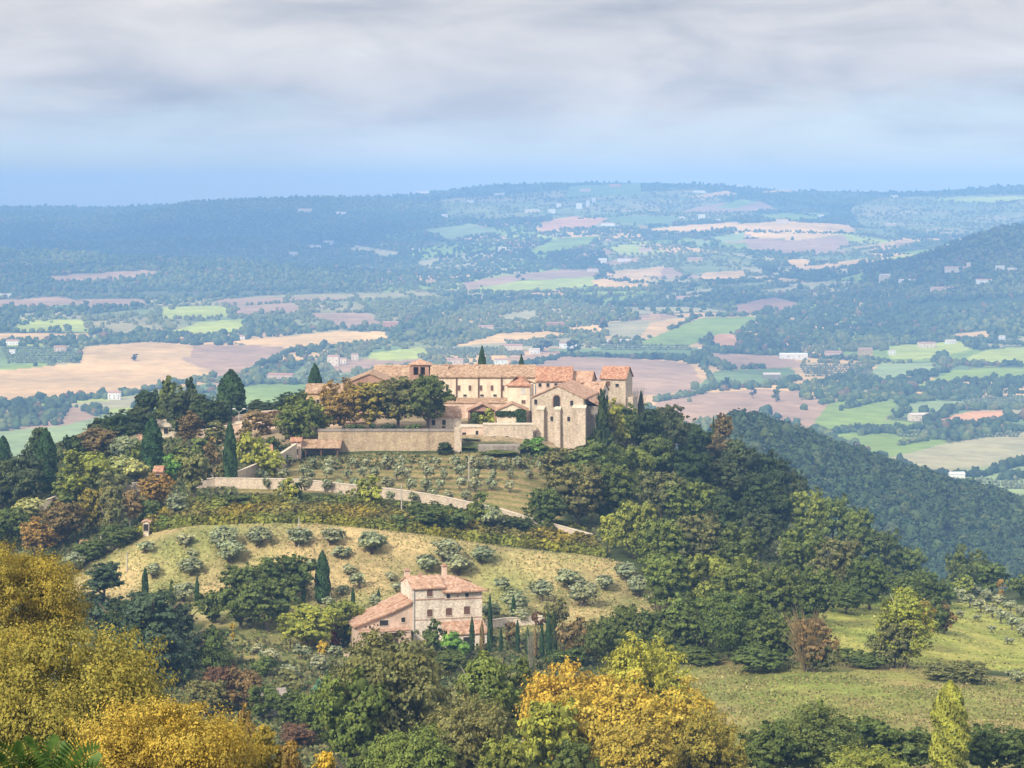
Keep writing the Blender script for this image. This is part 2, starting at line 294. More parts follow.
TAN = (.56, .37, .17); TANB = (.66, .43, .18); BRN = (.30, .18, .12); MAU = (.38, .245, .15); GRN = (.22, .29, .055); LIM = (.38, .42, .09)
DGR = (.16, .22, .08); PAL = (.36, .32, .17); ORG = (.56, .30, .15); PGR = (.26, .32, .13)
FIELDS = [
 (TAN, [(-40, 371), (0, 371), (80, 363), (80, 347), (150, 342), (193, 345), (190, 357), (178, 358), (213, 372), (212, 383), (180, 387), (130, 392), (60, 400), (-40, 405)]),
 (MAU, [(193, 345), (240, 345), (300, 340), (330, 346), (285, 355), (262, 367), (245, 377), (215, 388), (213, 372), (178, 358), (190, 357)]),
 (TANB, [(230, 342), (300, 335), (340, 331), (385, 332), (388, 337), (375, 343), (330, 347), (290, 348)]),
 (TAN, [(-40, 334), (90, 333), (90, 338), (0, 342), (-40, 342)]), (PAL, [(93, 334), (130, 331), (128, 336), (95, 339)]),
 (LIM, [(160, 336), (200, 322), (245, 319), (240, 330), (205, 337)]),
 (MAU, [(48, 276), (95, 273), (155, 270), (160, 274), (120, 280), (50, 283)]),
 (DGR, [(-40, 346), (78, 348), (80, 360), (-40, 370)]),
 (PGR, [(-40, 440), (0, 432), (60, 426), (120, 412), (165, 405), (125, 422), (100, 455), (0, 490), (-40, 490)]),
 (PAL, [(60, 404), (110, 400), (170, 388), (172, 398), (150, 405), (90, 411)]),
 (GRN, [(235, 388), (300, 380), (318, 395), (290, 410), (240, 410)]),
 (MAU, [(455, 285), (500, 276), (560, 270), (600, 271), (600, 277), (520, 280), (470, 290)]),
 (LIM, [(465, 291), (520, 281), (590, 277), (602, 284), (545, 291), (480, 293)]),
 (TANB, [(590, 280), (640, 278), (665, 284), (640, 290), (600, 289)]), (TAN, [(618, 271), (665, 266), (660, 275), (615, 277)]),
 (TANB, [(450, 346), (500, 331), (545, 329), (572, 336), (520, 342), (460, 352)]), (PAL, [(420, 352), (450, 346), (520, 342), (570, 338), (575, 345), (480, 352), (425, 358)]),
 (LIM, [(372, 353), (420, 347), (437, 355), (400, 361), (368, 359)]),
 (MAU, [(520, 372), (560, 356), (620, 357), (690, 363), (702, 381), (688, 393), (640, 396), (580, 385)]),
 (PAL, [(608, 322), (655, 320), (690, 317), (672, 327), (640, 340), (608, 336)]), (TAN, [(650, 322), (695, 317), (665, 334), (640, 338)]),
 (GRN, [(640, 342), (700, 318), (762, 316), (745, 331), (710, 336), (690, 346), (645, 349)]),
 (DGR, [(600, 346), (700, 348), (705, 353), (690, 359), (600, 356)]), (DGR, [(550, 348), (602, 348), (602, 357), (550, 356)]),
 (ORG, [(712, 336), (722, 333), (735, 334), (738, 343), (728, 351), (715, 349), (711, 342)]),
 (MAU, [(705, 353), (780, 356), (803, 362), (800, 367), (775, 370), (720, 367)]),
 (DGR, [(715, 371), (790, 367), (800, 378), (760, 387), (715, 388), (690, 394)]),
 (MAU, [(655, 403), (700, 393), (760, 389), (806, 391), (800, 404), (770, 412), (740, 425), (660, 425)]),
 (TAN, [(790, 379), (850, 372), (862, 375), (855, 379), (820, 386), (790, 387)]),
 (GRN, [(815, 420), (830, 403), (880, 393), (897, 402), (893, 414), (865, 428), (832, 434), (815, 428)]), (GRN, [(875, 418), (935, 424), (905, 434), (850, 432)]),
 (PGR, [(905, 406), (935, 400), (960, 402), (950, 410), (915, 412)]), (DGR, [(960, 400), (1024, 395), (1060, 395), (1060, 408), (965, 408)]),
 (ORG, [(933, 421), (975, 410), (1012, 411), (985, 424), (940, 426)]),
 (LIM, [(958, 363), (985, 350), (1024, 346), (1080, 346), (1080, 362), (1024, 364), (990, 366)]),
 (GRN, [(912, 387), (955, 370), (1024, 367), (1080, 367), (1080, 378), (1024, 378), (960, 381), (920, 390)]),
 (PGR, [(862, 378), (880, 364), (935, 363), (932, 372), (890, 380)]),
 (LIM, [(888, 347), (930, 342), (962, 342), (972, 350), (920, 360), (888, 358)]),
 (MAU, [(908, 305), (1024, 298), (1080, 298), (1080, 303), (1024, 303), (960, 309), (935, 313)]),
 (TAN, [(945, 335), (985, 330), (992, 338), (960, 341)]), (PAL, [(880, 300), (905, 296), (910, 304), (885, 308)]),
 (PAL, [(880, 460), (950, 443), (1024, 432), (1080, 430), (1080, 458), (980, 476), (920, 474)]), (PGR, [(930, 474), (1024, 462), (1080, 460), (1080, 510), (980, 500)]),
 (TANB, [(733, 225), (780, 221), (850, 225), (856, 232), (800, 240), (735, 237)]), (MAU, [(718, 242), (735, 238), (800, 240), (842, 235), (852, 246), (800, 254), (755, 251)]),
 (TAN, [(850, 248), (905, 240), (923, 243), (880, 251)]), (LIM, [(880, 259), (915, 254), (908, 260)]),
 (TANB, [(648, 229), (690, 225), (740, 222), (735, 228), (680, 233), (655, 233)]),
 (MAU, [(676, 212), (720, 203), (760, 202), (778, 209), (740, 213)]), (GRN, [(715, 208), (740, 199), (757, 202), (730, 209)]),
 (TAN, [(688, 197), (725, 190), (737, 195), (700, 199)]), (TAN, [(755, 192), (790, 188), (806, 192)]),
 (DGR, [(570, 186), (640, 183), (642, 195), (563, 198)]),
 (ORG, [(538, 223), (575, 216), (608, 218), (590, 228), (545, 231)]),
 (GRN, [(528, 252), (560, 238), (602, 236), (580, 248), (540, 258)]), (DGR, [(605, 216), (680, 216), (672, 226), (610, 223)]),
 (TANB, [(784, 261), (805, 259), (814, 264), (795, 269)]), (TAN, [(698, 273), (745, 270), (746, 280), (703, 281)]),
 (BRN, [(733, 305), (775, 297), (803, 305), (780, 311), (738, 315)]), (GRN, [(718, 244), (745, 242), (750, 248), (720, 248)]),
 (LIM, [(935, 200), (960, 196), (1024, 197), (1024, 200), (975, 203)]), (GRN, [(760, 215), (800, 212), (830, 214), (810, 220), (770, 220)]),
 (GRN, [(600, 300), (650, 292), (668, 290), (640, 297), (605, 304)]), (PAL, [(670, 293), (720, 288), (700, 296), (672, 298)]),
 (PAL, [(760, 290), (820, 284), (830, 286), (775, 293)]), (TAN, [(835, 262), (868, 258), (870, 262), (840, 266)]),
 (PAL, [(500, 316), (535, 310), (540, 318), (505, 322)]), (PAL, [(355, 245), (400, 253), (395, 257), (350, 250)]),
 (PGR, [(690, 240), (745, 232), (742, 240), (700, 246)]), (MAU, [(600, 262), (640, 258), (636, 263), (604, 266)]),
 (PGR, [(420, 230), (470, 224), (500, 232), (450, 240)]), (MAU, [(0, 300), (60, 297), (90, 303), (30, 308), (-40, 306)]),
 (PAL, [(980, 345), (1024, 338), (1080, 338), (1080, 343), (1000, 347)]), (MAU, [(505, 358), (560, 350), (565, 356), (520, 366)]),
]
# thin woods: pale grass shows between the trees
THIN = [[(880, 198), (1024, 194), (1080, 194), (1080, 215), (1024, 222), (960, 236), (860, 226), (850, 208)], [(60, 318), (260, 296), (420, 290), (460, 300), (380, 330), (250, 322), (160, 332), (0, 330)],
        [(420, 330), (470, 306), (560, 300), (620, 310), (560, 330), (480, 335)], [(370, 345), (440, 340), (600, 325), (620, 345), (500, 372), (370, 372)], [(440, 200), (560, 190), (640, 200), (560, 215), (450, 220)],
        [(600, 240), (740, 250), (780, 290), (620, 290)], [(880, 290), (1024, 285), (1024, 296), (880, 300)], [(800, 225), (900, 230), (870, 262), (800, 262)], [(330, 345), (380, 345), (420, 400), (260, 400)],
        [(540, 195), (700, 190), (760, 215), (560, 235)], [(800, 345), (910, 345), (910, 372), (800, 375)]]

def field_map(px, py):
    idx = np.full(px.shape, -1, int)
    wx = px + 1.2 * vnoise(px / 9, py / 4, 5); wy = py + .7 * vnoise(px / 11, py / 5, 6)
    for k, (c, poly) in enumerate(FIELDS): idx[inpoly(wx, wy, poly)] = k
    return idx

def sheet(name, S, Ys, base, spread, mat, colour, label=None):
    """terrain strip: columns S (column number), rows Ys"""
    SS, YY = np.meshgrid(S, Ys); X = (SS - CX) * (YY + spread) / F
    px = CX + X * F / np.maximum(YY, 1); Z = CAMZ - ground_drop(px, YY)
    V = np.stack([X, YY, Z], -1).reshape(-1, 3)
    nr, nc = SS.shape; a = (np.arange(nr - 1)[:, None] * nc + np.arange(nc - 1)[None, :]).ravel()
    faces = np.stack([a, a + 1, a + nc + 1, a + nc], 1)
    py = HY + (CAMZ - Z) * F / YY
    C = colour(px, py, YY, X).reshape(-1, 3)
    C = np.concatenate([C, np.ones((len(C), 1))], 1)
    me = mesh_np(name, V, faces, 4, {'tint': ('POINT', 'FLOAT_COLOR', C)}, True)
    o = link(name, me, None, mat); tag(o, label, kind='structure'); return o

def ground_mat(name, s1, s2, amt1, amt2, bump, bs):
    m, t, b, o = new_mat(name); v = objvec(t)
    at = N(t, 'ShaderNodeAttribute', attribute_name='tint')
    c = mixc(t, 1.0, at.outputs['Color'], ramp(t, noise(t, s1, 4, .6, v), [(.3, (1 - amt1, 1 - amt1 * .9, 1 - amt1)), (.7, (1 + amt1, 1 + amt1 * .8, 1 + amt1 * .6))]), 'MULTIPLY')
    c = mixc(t, 1.0, c, ramp(t, noise(t, s2, 3, .7, v), [(.3, (1 - amt2,) * 3), (.7, (1 + amt2,) * 3)]), 'MULTIPLY')
    L(t, c, b.inputs['Base Color']); b.inputs['Specular IOR Level'].default_value = .05
    bp = N(t, 'ShaderNodeBump'); bp.inputs['Strength'].default_value = .6; bp.inputs['Distance'].default_value = bump
    L(t, noise(t, bs, 3, .7, v), bp.inputs['Height']); L(t, bp.outputs[0], b.inputs['Normal'])
    return m
M['near_ground'] = ground_mat('hill_grass', .12, 1.1, .35, .35, .25, 1.6)
M['far_ground'] = ground_mat('valley_soil', .007, .035, .22, .20, 1.5, .05)

DRYF = [(72, 578), (95, 548), (130, 533), (200, 524), (300, 522), (400, 531), (500, 546), (610, 558), (690, 605), (660, 628), (560, 628), (480, 640), (330, 645), (200, 625), (60, 605)]
UPM = [(815, 600), (900, 600), (960, 595), (1100, 620), (1100, 680), (960, 668), (900, 668), (830, 655), (800, 640)]
LOM = [(620, 645), (830, 655), (960, 672), (1150, 690), (1150, 790), (640, 790)]
TERR = [(215, 495), (300, 452), (545, 450), (560, 520), (500, 512), (400, 500), (300, 492)]
GARD = [(215, 640), (300, 620), (350, 645), (360, 690), (330, 720), (300, 700), (240, 660)]
def near_colour(px, py, Y, X):
    C = np.empty(px.shape + (3,)); C[:] = (.055, .07, .025)
    def put(poly, c, y0, y1, soft=None):
        ins = inpoly(px, py, poly) & (Y > y0) & (Y < y1)
        C[ins] = np.asarray(c)[ins] if np.ndim(c) > 1 else c
    n = fbm(X, Y * .8, 9, 31, 3)[..., None]; n2 = fbm(X, Y, 22, 41, 2)[..., None]
    k = np.clip(.5 + n * .55 + n2 * .35, 0, 1)
    dry = (1 - k) * np.array((.215, .23, .08)) + k * np.array((.36, .28, .14))
    put(DRYF, dry, 405, 470)
    k = np.clip(.35 + n * .5, 0, 1)
    put(UPM, (1 - k) * np.array((.21, .25, .055)) + k * np.array((.33, .30, .09)), 360, 500)
    k = np.clip(.5 + n * .6 + n2 * .5, 0, 1)
    put(LOM, (1 - k) * np.array((.19, .22, .055)) + k * np.array((.26, .21, .09)), 270, 400)
    band = np.sin((Y - 485) * 1.4 + n[..., 0] * 1.5)[..., None] * .5 + .5
    put(TERR, (1 - band) * np.array((.13, .14, .045)) + band * np.array((.27, .20, .10)), 484, 531)
    put(GARD, (1 - k) * np.array((.16, .19, .06)) + k * np.array((.24, .20, .08)), 300, 430)
    C[(Y > 537) & (Y < 640) & (px > 215) & (px < 600)] = (.28, .22, .14)
    return C
def far_colour(px, py, Y, X):
    C = np.empty(px.shape + (3,)); n = fbm(X, Y, 160, 51, 3)[..., None]; k = np.clip(.5 + n * .6, 0, 1)
    C[:] = (1 - k) * np.array((.05, .075, .03)) + k * np.array((.11, .12, .05))
    for poly in THIN:
        ins = inpoly(px, py, poly); kk = np.clip(.5 + n * .7, 0, 1)
        C[ins] = ((1 - kk) * np.array((.17, .21, .08)) + kk * np.array((.33, .28, .13)))[ins]
    # small holdings: a patchwork of little fields between the woods
    u, w_ = X / 130 + .35 * Y / 190 + .5 * fbm(X, Y, 500, 91, 2), Y / 290 - .2 * X / 150 + .5 * fbm(X, Y, 600, 93, 2)
    hsh = (np.sin(np.floor(u) * 127.1 + np.floor(w_) * 311.7) * 43758.5453) % 1; edge = np.minimum(u % 1, w_ % 1) < .08
    for lo, hi, cc in ((.0, .12, TAN), (.12, .22, GRN), (.22, .32, MAU), (.32, .42, PAL), (.42, .50, LIM), (.50, .56, TANB), (.56, .64, DGR)):
        C[(hsh >= lo) & (hsh < hi) & ~edge & (px > 380) & (Y > 2600) & (Y < 7000) | (hsh >= lo) & (hsh < hi) & ~edge & (Y < 4600) & (Y > 2000)] = cc
    idx = field_map(px, py); pal = np.array([c for c, _ in FIELDS]); sel = idx >= 0
    C[sel] = pal[idx[sel]]
    C[sel] *= (1 + .12 * n[sel])
    C[(px > 862) & (Y > 3900) & (Y < 5500)] = (.05, .075, .03)
    C[(Y < 1990)] = (.045, .06, .025)
    return C
sheet('hill_ground', np.arange(-420, 1445, 6.0), np.concatenate([np.linspace(5, 240, 60), np.arange(243, 420, 3.), np.arange(421, 640, 1.5), np.arange(645, 1721, 12.)]), 0, 160, M['near_ground'], near_colour)
sheet('valley_ground', np.arange(-340, 1364, 2.0), np.concatenate([np.arange(1713, 1990, 14.), np.geomspace(2000, 9700, 330), np.linspace(9900, 11490, 8)]), 0, 0, M['far_ground'], far_colour)
# ---------------------------------------------------------------- haze: valley air, one closed box
def haze_box():
    m = bpy.data.materials.new('valley_haze'); m.use_nodes = True; t = m.node_tree; t.nodes.clear()
    o = N(t, 'ShaderNodeOutputMaterial'); v = N(t, 'ShaderNodeVolumePrincipled')
    v.inputs['Color'].default_value = (.26, .52, 1.0, 1); v.inputs['Density'].default_value = 1.4e-4; v.inputs['Anisotropy'].default_value = -.25
    L(t, v.outputs[0], o.inputs['Volume'])
    b = MB(); b.box(-7500, 7500, -60, 11900, 40, 425); ob = b.build('haze', m); tag(ob, 'pale blue haze hanging over the valley', kind='stuff')
haze_box()

# ---------------------------------------------------------------- foliage materials
def leaf_mat(name, vlo, vhi, hue=(1.25, 1.05, .6), trans=.25, use_obj=True, tint_attr=False):
    m, t, b, o = new_mat(name)
    at = N(t, 'ShaderNodeAttribute', attribute_name='v')
    if tint_attr: base = N(t, 'ShaderNodeAttribute', attribute_name='tint').outputs['Color']
    else: base = N(t, 'ShaderNodeObjectInfo').outputs['Color']
    warm = mixc(t, 1.0, base, hue, 'MULTIPLY')
    a2 = N(t, 'ShaderNodeAttribute', attribute_name='w')
    c = mixc(t, a2.outputs['Fac'], base, warm)
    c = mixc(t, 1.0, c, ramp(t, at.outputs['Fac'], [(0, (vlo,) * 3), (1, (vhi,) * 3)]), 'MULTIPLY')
    L(t, c, b.inputs['Base Color']); b.inputs['Roughness'].default_value = .75; b.inputs['Specular IOR Level'].default_value = .12
    if trans:
        tr = N(t, 'ShaderNodeBsdfTranslucent'); L(t, c, tr.inputs[0]); mxs = N(t, 'ShaderNodeMixShader'); mxs.inputs[0].default_value = trans
        L(t, b.outputs[0], mxs.inputs[1]); L(t, tr.outputs[0], mxs.inputs[2]); L(t, mxs.outputs[0], o.inputs[0])
    return m
M['leaf'] = leaf_mat('foliage', .45, 1.6)
M['woods'] = leaf_mat('far_foliage', .6, 1.35, trans=0, tint_attr=True)

def unit(v): return v / np.maximum(np.linalg.norm(v, axis=-1, keepdims=True), 1e-9)
def quads(rs, P, Nrm, size, aspect=1.0, updir=None):
    """leaf clumps: one irregular quad at each point P with normal Nrm"""
    n = len(P); a = unit(np.cross(Nrm, rs.normal(size=(n, 3)) if updir is None else np.broadcast_to(updir, (n, 3)) + rs.normal(size=(n, 3)) * .25)); b = np.cross(Nrm, a)
    s = size * (0.6 + .8 * rs.rand(n, 1)); 
    c = [(-1, -1), (1, -.9), (1, 1), (-.9, 1)]
    V = np.stack([P + a * s * (cx * (.35 + .3 * rs.rand(n, 1))) * aspect + b * s * (cy * (.35 + .3 * rs.rand(n, 1))) for cx, cy in c], 1)
    return V.reshape(-1, 3)
ICO = None
def ico(sub):
    bm = bmesh.new(); bmesh.ops.create_icosphere(bm, subdivisions=sub, radius=1)
    v = np.array([x.co[:] for x in bm.verts]); f = np.array([[q.index for q in x.verts] for x in bm.faces]); bm.free(); return v, f
ICO0, ICO1, ICO2 = ico(1), ico(2), ico(3)

def lobed(rs, n, shape):
    """lobe centres and radii inside a unit crown: x,y within +-.5, z 0..1"""
    C, Rr = [], []
    for i in range(n):
        while True:
            p = rs.uniform(-1, 1, 3)
            if np.linalg.norm(p) < 1: break
        p = unit(p) * np.linalg.norm(p) ** .45
        if shape == 'round': r = rs.uniform(.13, .22); C.append((p[0] * (.5 - r * .85), p[1] * (.5 - r * .85), .52 + p[2] * (.5 - r * .9))); 
        elif shape == 'oak':
            r = rs.uniform(.09, .22); z = .5 + p[2] * .36; w = .5 if z > .35 else .42
            C.append((p[0] * (w - r * .6), p[1] * (w - r * .6), z + rs.uniform(-.03, .06)))
        elif shape == 'olive': r = rs.uniform(.20, .29); C.append((p[0] * (.5 - r), p[1] * (.5 - r), .50 + p[2] * (.44 - r * .9)))
        elif shape == 'umbrella': r = rs.uniform(.12, .2); C.append((p[0] * (.5 - r), p[1] * (.5 - r), .78 + p[2] * .12))
        elif shape == 'upright':
            r = rs.uniform(.09, .17); z = rs.uniform(.12, .92); w = .46 * (1 - max(0, z - .55) / .6) * (.7 + .3 * min(1, z / .3))
            a = rs.uniform(0, 6.28); q = rs.uniform(.2, 1); C.append((math.cos(a) * (w - r) * q, math.sin(a) * (w - r) * q, z))
        elif shape == 'cone':
            z = (i + .5) / n * .9 + .04; w = .5 * (1 - z) ** .8 + .04; r = .5 * w + .05; a = i * 2.4; C.append((math.cos(a) * w * .5, math.sin(a) * w * .5, z)); r = min(r, .3)
        elif shape == 'cedar':
            z = rs.choice([.18, .34, .5, .64, .78, .9]); w = .52 * (1 - z * .65); a = rs.uniform(0, 6.28); q = rs.uniform(.3, 1); r = rs.uniform(.1, .2) * (1.1 - z * .5)
            C.append((math.cos(a) * (w - r * .5) * q, math.sin(a) * (w - r * .5) * q, z + (1 - q) * .04 - q * .05))
        Rr.append(r)
    return np.array(C), np.array(Rr)

def crown_mesh(name, seed, nleaf, size, shape='oak', nl=22, core=.62, droop=0.0, bare=False):
    rs = np.random.RandomState(seed)
    if shape in ('cypress', 'poplar'):
        z = rs.beta(1.05, 1.15, nleaf); prof = np.interp(z, [0, .06, .3, .7, .9, 1], [.26, .42, .5, .40, .2, .02] if shape == 'cypress' else [.2, .36, .5, .45, .28, .03])
        th = rs.uniform(0, 6.283, nleaf); lump = 1 + (.10 if shape == 'cypress' else .22) * np.sin(th * 3 + z * 17 + seed) * np.sin(z * 31 + th * 2 + seed)
        r = prof * lump * (1 - .35 * rs.rand(nleaf) ** 2.5)
        P = np.stack([np.cos(th) * r, np.sin(th) * r, z], -1)
        Nn = unit(np.stack([np.cos(th), np.sin(th), .25 + 0 * z], -1) + rs.normal(size=(nleaf, 3)) * .45)
        lobev = .5 + .5 * np.sin(th * 3 + z * 17); cen = None
        cz = np.array([0.04, .3, .6, .85]); V0, F0 = [], []
        iv, jf = ICO1; V0 = iv * np.array([.36, .36, .47]) + np.array([0, 0, .49]); pr = np.interp(V0[:, 2], [0, .1, .3, .7, .9, 1], [.3, .4, .44, .36, .2, .05])
        rr = np.linalg.norm(V0[:, :2], axis=1); V0[:, :2] *= (np.minimum(pr * .85, .5) / np.maximum(.05, .36))[:, None]
        F0 = jf; cores = [(V0, F0)]
    else:
        C, Rr = lobed(rs, nl, shape); flat = .45 if shape == 'cedar' else (.8 if shape == 'umbrella' else .95)
        # leaves grow in sprays: clusters of clumps at the twig ends, gaps between them
        per = 12 if nleaf < 2000 else 26 if nleaf < 50000 else 75; ns = max(30, nleaf // per); w = Rr ** 2; ks = rs.choice(len(C), ns, p=w / w.sum())
        ds = unit(rs.normal(size=(ns, 3))); ds[:, 2] = np.where(rs.rand(ns) < .55, np.abs(ds[:, 2]), ds[:, 2])
        rads = Rr[ks] * (1.0 + (.16 if nleaf < 50000 else .24) * rs.normal(size=ns)).clip(.45, 1.45)
        S = C[ks] + ds * rads[:, None] * np.array([1, 1, flat]); S[:, 2] -= droop * rs.rand(ns) * .08
        sr = (Rr[ks] * rs.uniform(.16, .34 if nleaf < 50000 else .40, ns)) * (1.25 if nleaf < 2000 else 1.0)
        j = rs.randint(ns, size=nleaf); off_ = rs.normal(size=(nleaf, 3)) * np.array([1, 1, .6]); P = S[j] + off_ * sr[j][:, None] * .62
        Nn = unit(ds[j] * .9 + unit(off_) * .55 + rs.normal(size=(nleaf, 3)) * .38 + np.array([0, 0, .25]))
        lobev = np.clip(.5 * ((np.sin(ks[j] * 12.9898) * 43758.5) % 1) + .5 * rs.rand(ns)[j], 0, 1); P[:, 2] = np.maximum(P[:, 2], -.02)
        cores = []
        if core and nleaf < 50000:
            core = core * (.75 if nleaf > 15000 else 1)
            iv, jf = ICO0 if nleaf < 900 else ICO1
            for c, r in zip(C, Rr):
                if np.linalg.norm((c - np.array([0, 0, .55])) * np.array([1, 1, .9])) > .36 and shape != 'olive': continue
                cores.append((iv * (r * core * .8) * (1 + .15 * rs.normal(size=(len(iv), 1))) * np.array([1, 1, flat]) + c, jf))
    V = quads(rs, P, Nn, size, 1.0, np.array([0, 0, 1.]) if shape in ('cypress', 'poplar') else None)
    if shape in ('cypress', 'poplar'): V = (P[:, None] + (V.reshape(-1, 4, 3) - P[:, None]) * np.array([1, 1, .5])).reshape(-1, 3)
    nq = len(V) // 4; Fq = np.arange(nq * 4).reshape(-1, 4)
    v = np.clip(rs.rand(nq) * .55 + lobev * .45, 0, 1); wv = np.clip(rs.rand(nq) * .5 + ((lobev * 7.3) % 1) * .6 - .2, 0, 1)
    va, wa = np.repeat(v, 4), np.repeat(wv, 4)
    # cores as quads degenerate-free: use tri pairs by duplicating into separate polygons
    allV = [V]; tri = []; off = len(V); vv = [va]; ww = [wa]
    for cv, cf in cores:
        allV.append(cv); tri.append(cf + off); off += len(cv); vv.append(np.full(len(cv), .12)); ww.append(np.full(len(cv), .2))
    me = bpy.data.meshes.new(name); VV = np.concatenate(allV).astype(np.float32)
    T = np.concatenate(tri) if tri else np.zeros((0, 3), int)
    me.vertices.add(len(VV)); me.vertices.foreach_set('co', VV.ravel())
    lo = np.concatenate([Fq.ravel(), T.ravel()]).astype(np.int32); me.loops.add(len(lo)); me.loops.foreach_set('vertex_index', lo)
    nf = len(Fq) + len(T); me.polygons.add(nf); tot = np.concatenate([np.full(len(Fq), 4), np.full(len(T), 3)]).astype(np.int32)
    me.polygons.foreach_set('loop_start', np.concatenate([[0], np.cumsum(tot)[:-1]]).astype(np.int32)); me.polygons.foreach_set('loop_total', tot)
    me.update(calc_edges=True)
    for nm, a in (('v', np.concatenate(vv)), ('w', np.concatenate(ww))):
        at = me.attributes.new(nm, 'FLOAT', 'POINT'); at.data.foreach_set('value', a.astype(np.float32))
    me.materials.append(M['leaf']); return me

def trunk_mesh(seed, top=.75, r=.035, limbs=6, multi=1, mat='bark', spread=.3):
    rs = random.Random(seed); b = MB()
    for q in range(multi):
        a0 = rs.uniform(0, 6.28); bx, by = (0, 0) if multi == 1 else (math.cos(a0) * .05, math.sin(a0) * .05)
        p = Vector((bx, by, -.06)); rr = r * 1.3
        tip = Vector((bx * 4 + rs.uniform(-.05, .05), by * 4 + rs.uniform(-.05, .05), top)); n = 4
        pts = [p.lerp(tip, i / n) + Vector((rs.uniform(-.02, .02), rs.uniform(-.02, .02), 0)) * (i > 0) for i in range(n + 1)]
        for i in range(n): b.tube(pts[i], pts[i + 1], rr * (1 - .2 * i), rr * (1 - .2 * (i + 1)), 6)
        for k in range(limbs):
            i = rs.randint(1, n - 1); s = pts[i]; a = rs.uniform(0, 6.28); h = rs.uniform(.12, .28)
            e = s + Vector((math.cos(a) * spread, math.sin(a) * spread, h)); mid = s.lerp(e, .5) + Vector((0, 0, -.03))
            b.tube(s, mid, rr * .5, rr * .35, 5); b.tube(mid, e, rr * .35, rr * .1, 5)
    me = bpy.data.meshes.new('trunk'); me.from_pydata(b.v, [], b.f); me.materials.append(M[mat]); me.update(); return me
def bare_mesh(seed, n=260):
    """leafless twiggy crown: many thin rising shoots"""
    rs = random.Random(seed); b = MB()
    for i in range(n):
        a = rs.uniform(0, 6.28); q = rs.uniform(.0, .3); s = Vector((math.cos(a) * q * .5, math.sin(a) * q * .5, rs.uniform(.02, .45)))
        a += rs.uniform(-.5, .5); w = rs.uniform(.15, .5); e = Vector((math.cos(a) * w, math.sin(a) * w, min(1, s.z + rs.uniform(.3, .6))))
        m_ = s.lerp(e, .5) + Vector((rs.uniform(-.03, .03), rs.uniform(-.03, .03), .04)); b.tube(s, m_, .007, .005, 3); b.tube(m_, e, .005, .002, 3)
    me = bpy.data.meshes.new('branches'); me.from_pydata(b.v, [], b.f); me.materials.append(M['twig']); me.update(); return me
m_, t_, b_, o_ = new_mat('twigs'); L(t_, N(t_, 'ShaderNodeObjectInfo').outputs['Color'], b_.inputs['Base Color']); M['twig'] = m_

CR = {}
def crown(kind, lod, var):
    """shared crown meshes: kind, level of detail by size in view, variant"""
    k = (kind, lod, var)
    if k in CR: return CR[k]
    nleaf, size = {'S': (650, .10), 'M': (1500, .066), 'L': (7500, .032), 'X': (24000, .019), 'XX': (130000, .0085)}[lod]
    nl = {'S': 12, 'M': 20, 'L': 32, 'X': 40, 'XX': 36}[lod]
    sd_ = hash((len(kind), lod == 'S', lod == 'M', var)) % 9999 + var * 31
    if kind in ('cypress', 'poplar'): me = crown_mesh('crown', sd_, int(nleaf * 1.3), size * 1.3, kind)
    elif kind == 'olive': me = crown_mesh('crown', sd_, nleaf, size, 'olive', 9 if lod == 'S' else 13, .9)
    elif kind == 'holm': me = crown_mesh('crown', sd_, nleaf, size, 'round', nl, .75)
    elif kind == 'oak': me = crown_mesh('crown', sd_, nleaf, size, 'oak', nl, .6)
    elif kind == 'airy': me = crown_mesh('crown', sd_, int(nleaf * .75), size * 1.0, 'upright', int(nl * 1.2), .35)
    elif kind == 'cone': me = crown_mesh('crown', sd_, nleaf, size, 'cone', 24, .7)
    elif kind == 'cedar': me = crown_mesh('crown', sd_, int(nleaf * 1.1), size, 'cedar', int(nl * 1.5), .6, 1.0)
    elif kind == 'pine': me = crown_mesh('crown', sd_, nleaf, size, 'umbrella', nl, .7)
    elif kind == 'bush': me = crown_mesh('crown', sd_, nleaf, size, 'round', max(8, nl // 2), .75)
    CR[k] = me; return me
TR = {}
def trunk(kind, var):
    k = (kind, var)
    if k not in TR:
        TR[k] = trunk_mesh(var, *{'olive': (.55, .045, 4, 2, 'bark', .22), 'airy': (.9, .018, 9, 1, 'pale_bark', .25), 'poplar': (.9, .03, 6, 1, 'pale_bark', .18), 'cypress': (.7, .05, 0, 1, 'bark', .1),
                 'pine': (.78, .035, 6, 1, 'bark', .3), 'cedar': (.9, .03, 8, 1, 'bark', .35), 'cone': (.8, .03, 0, 1, 'bark', .1)}.get(kind, (.7, .03, 6, 1, 'bark', .28)))
    return TR[k]
PAL_ = {  # foliage base colours
 'lem': (.255, .20, .034), 'lim2': (.19, .20, .035), 'dk': (.030, .046, .018), 'holm': (.046, .060, .028), 'gr': (.060, .083, .024), 'mid': (.085, .112, .028), 'lt': (.125, .150, .034), 'brt': (.085, .17, .035),
 'ol': (.15, .172, .108), 'olb': (.18, .20, .128), 'yg': (.17, .185, .035), 'yel': (.205, .165, .032), 'gold': (.30, .215, .035), 'ora': (.165, .115, .035), 'rus': (.105, .08, .036),
 'brn': (.125, .095, .045), 'mar': (.085, .05, .032), 'red': (.24, .02, .03), 'cyp': (.022, .046, .020), 'ced': (.042, .062, .036), 'gb': (.10, .105, .042), 'gry': (.15, .14, .10), 'pal': (.20, .22, .09), 'yol': (.155, .14, .03), 'teal': (.08, .16, .10)}
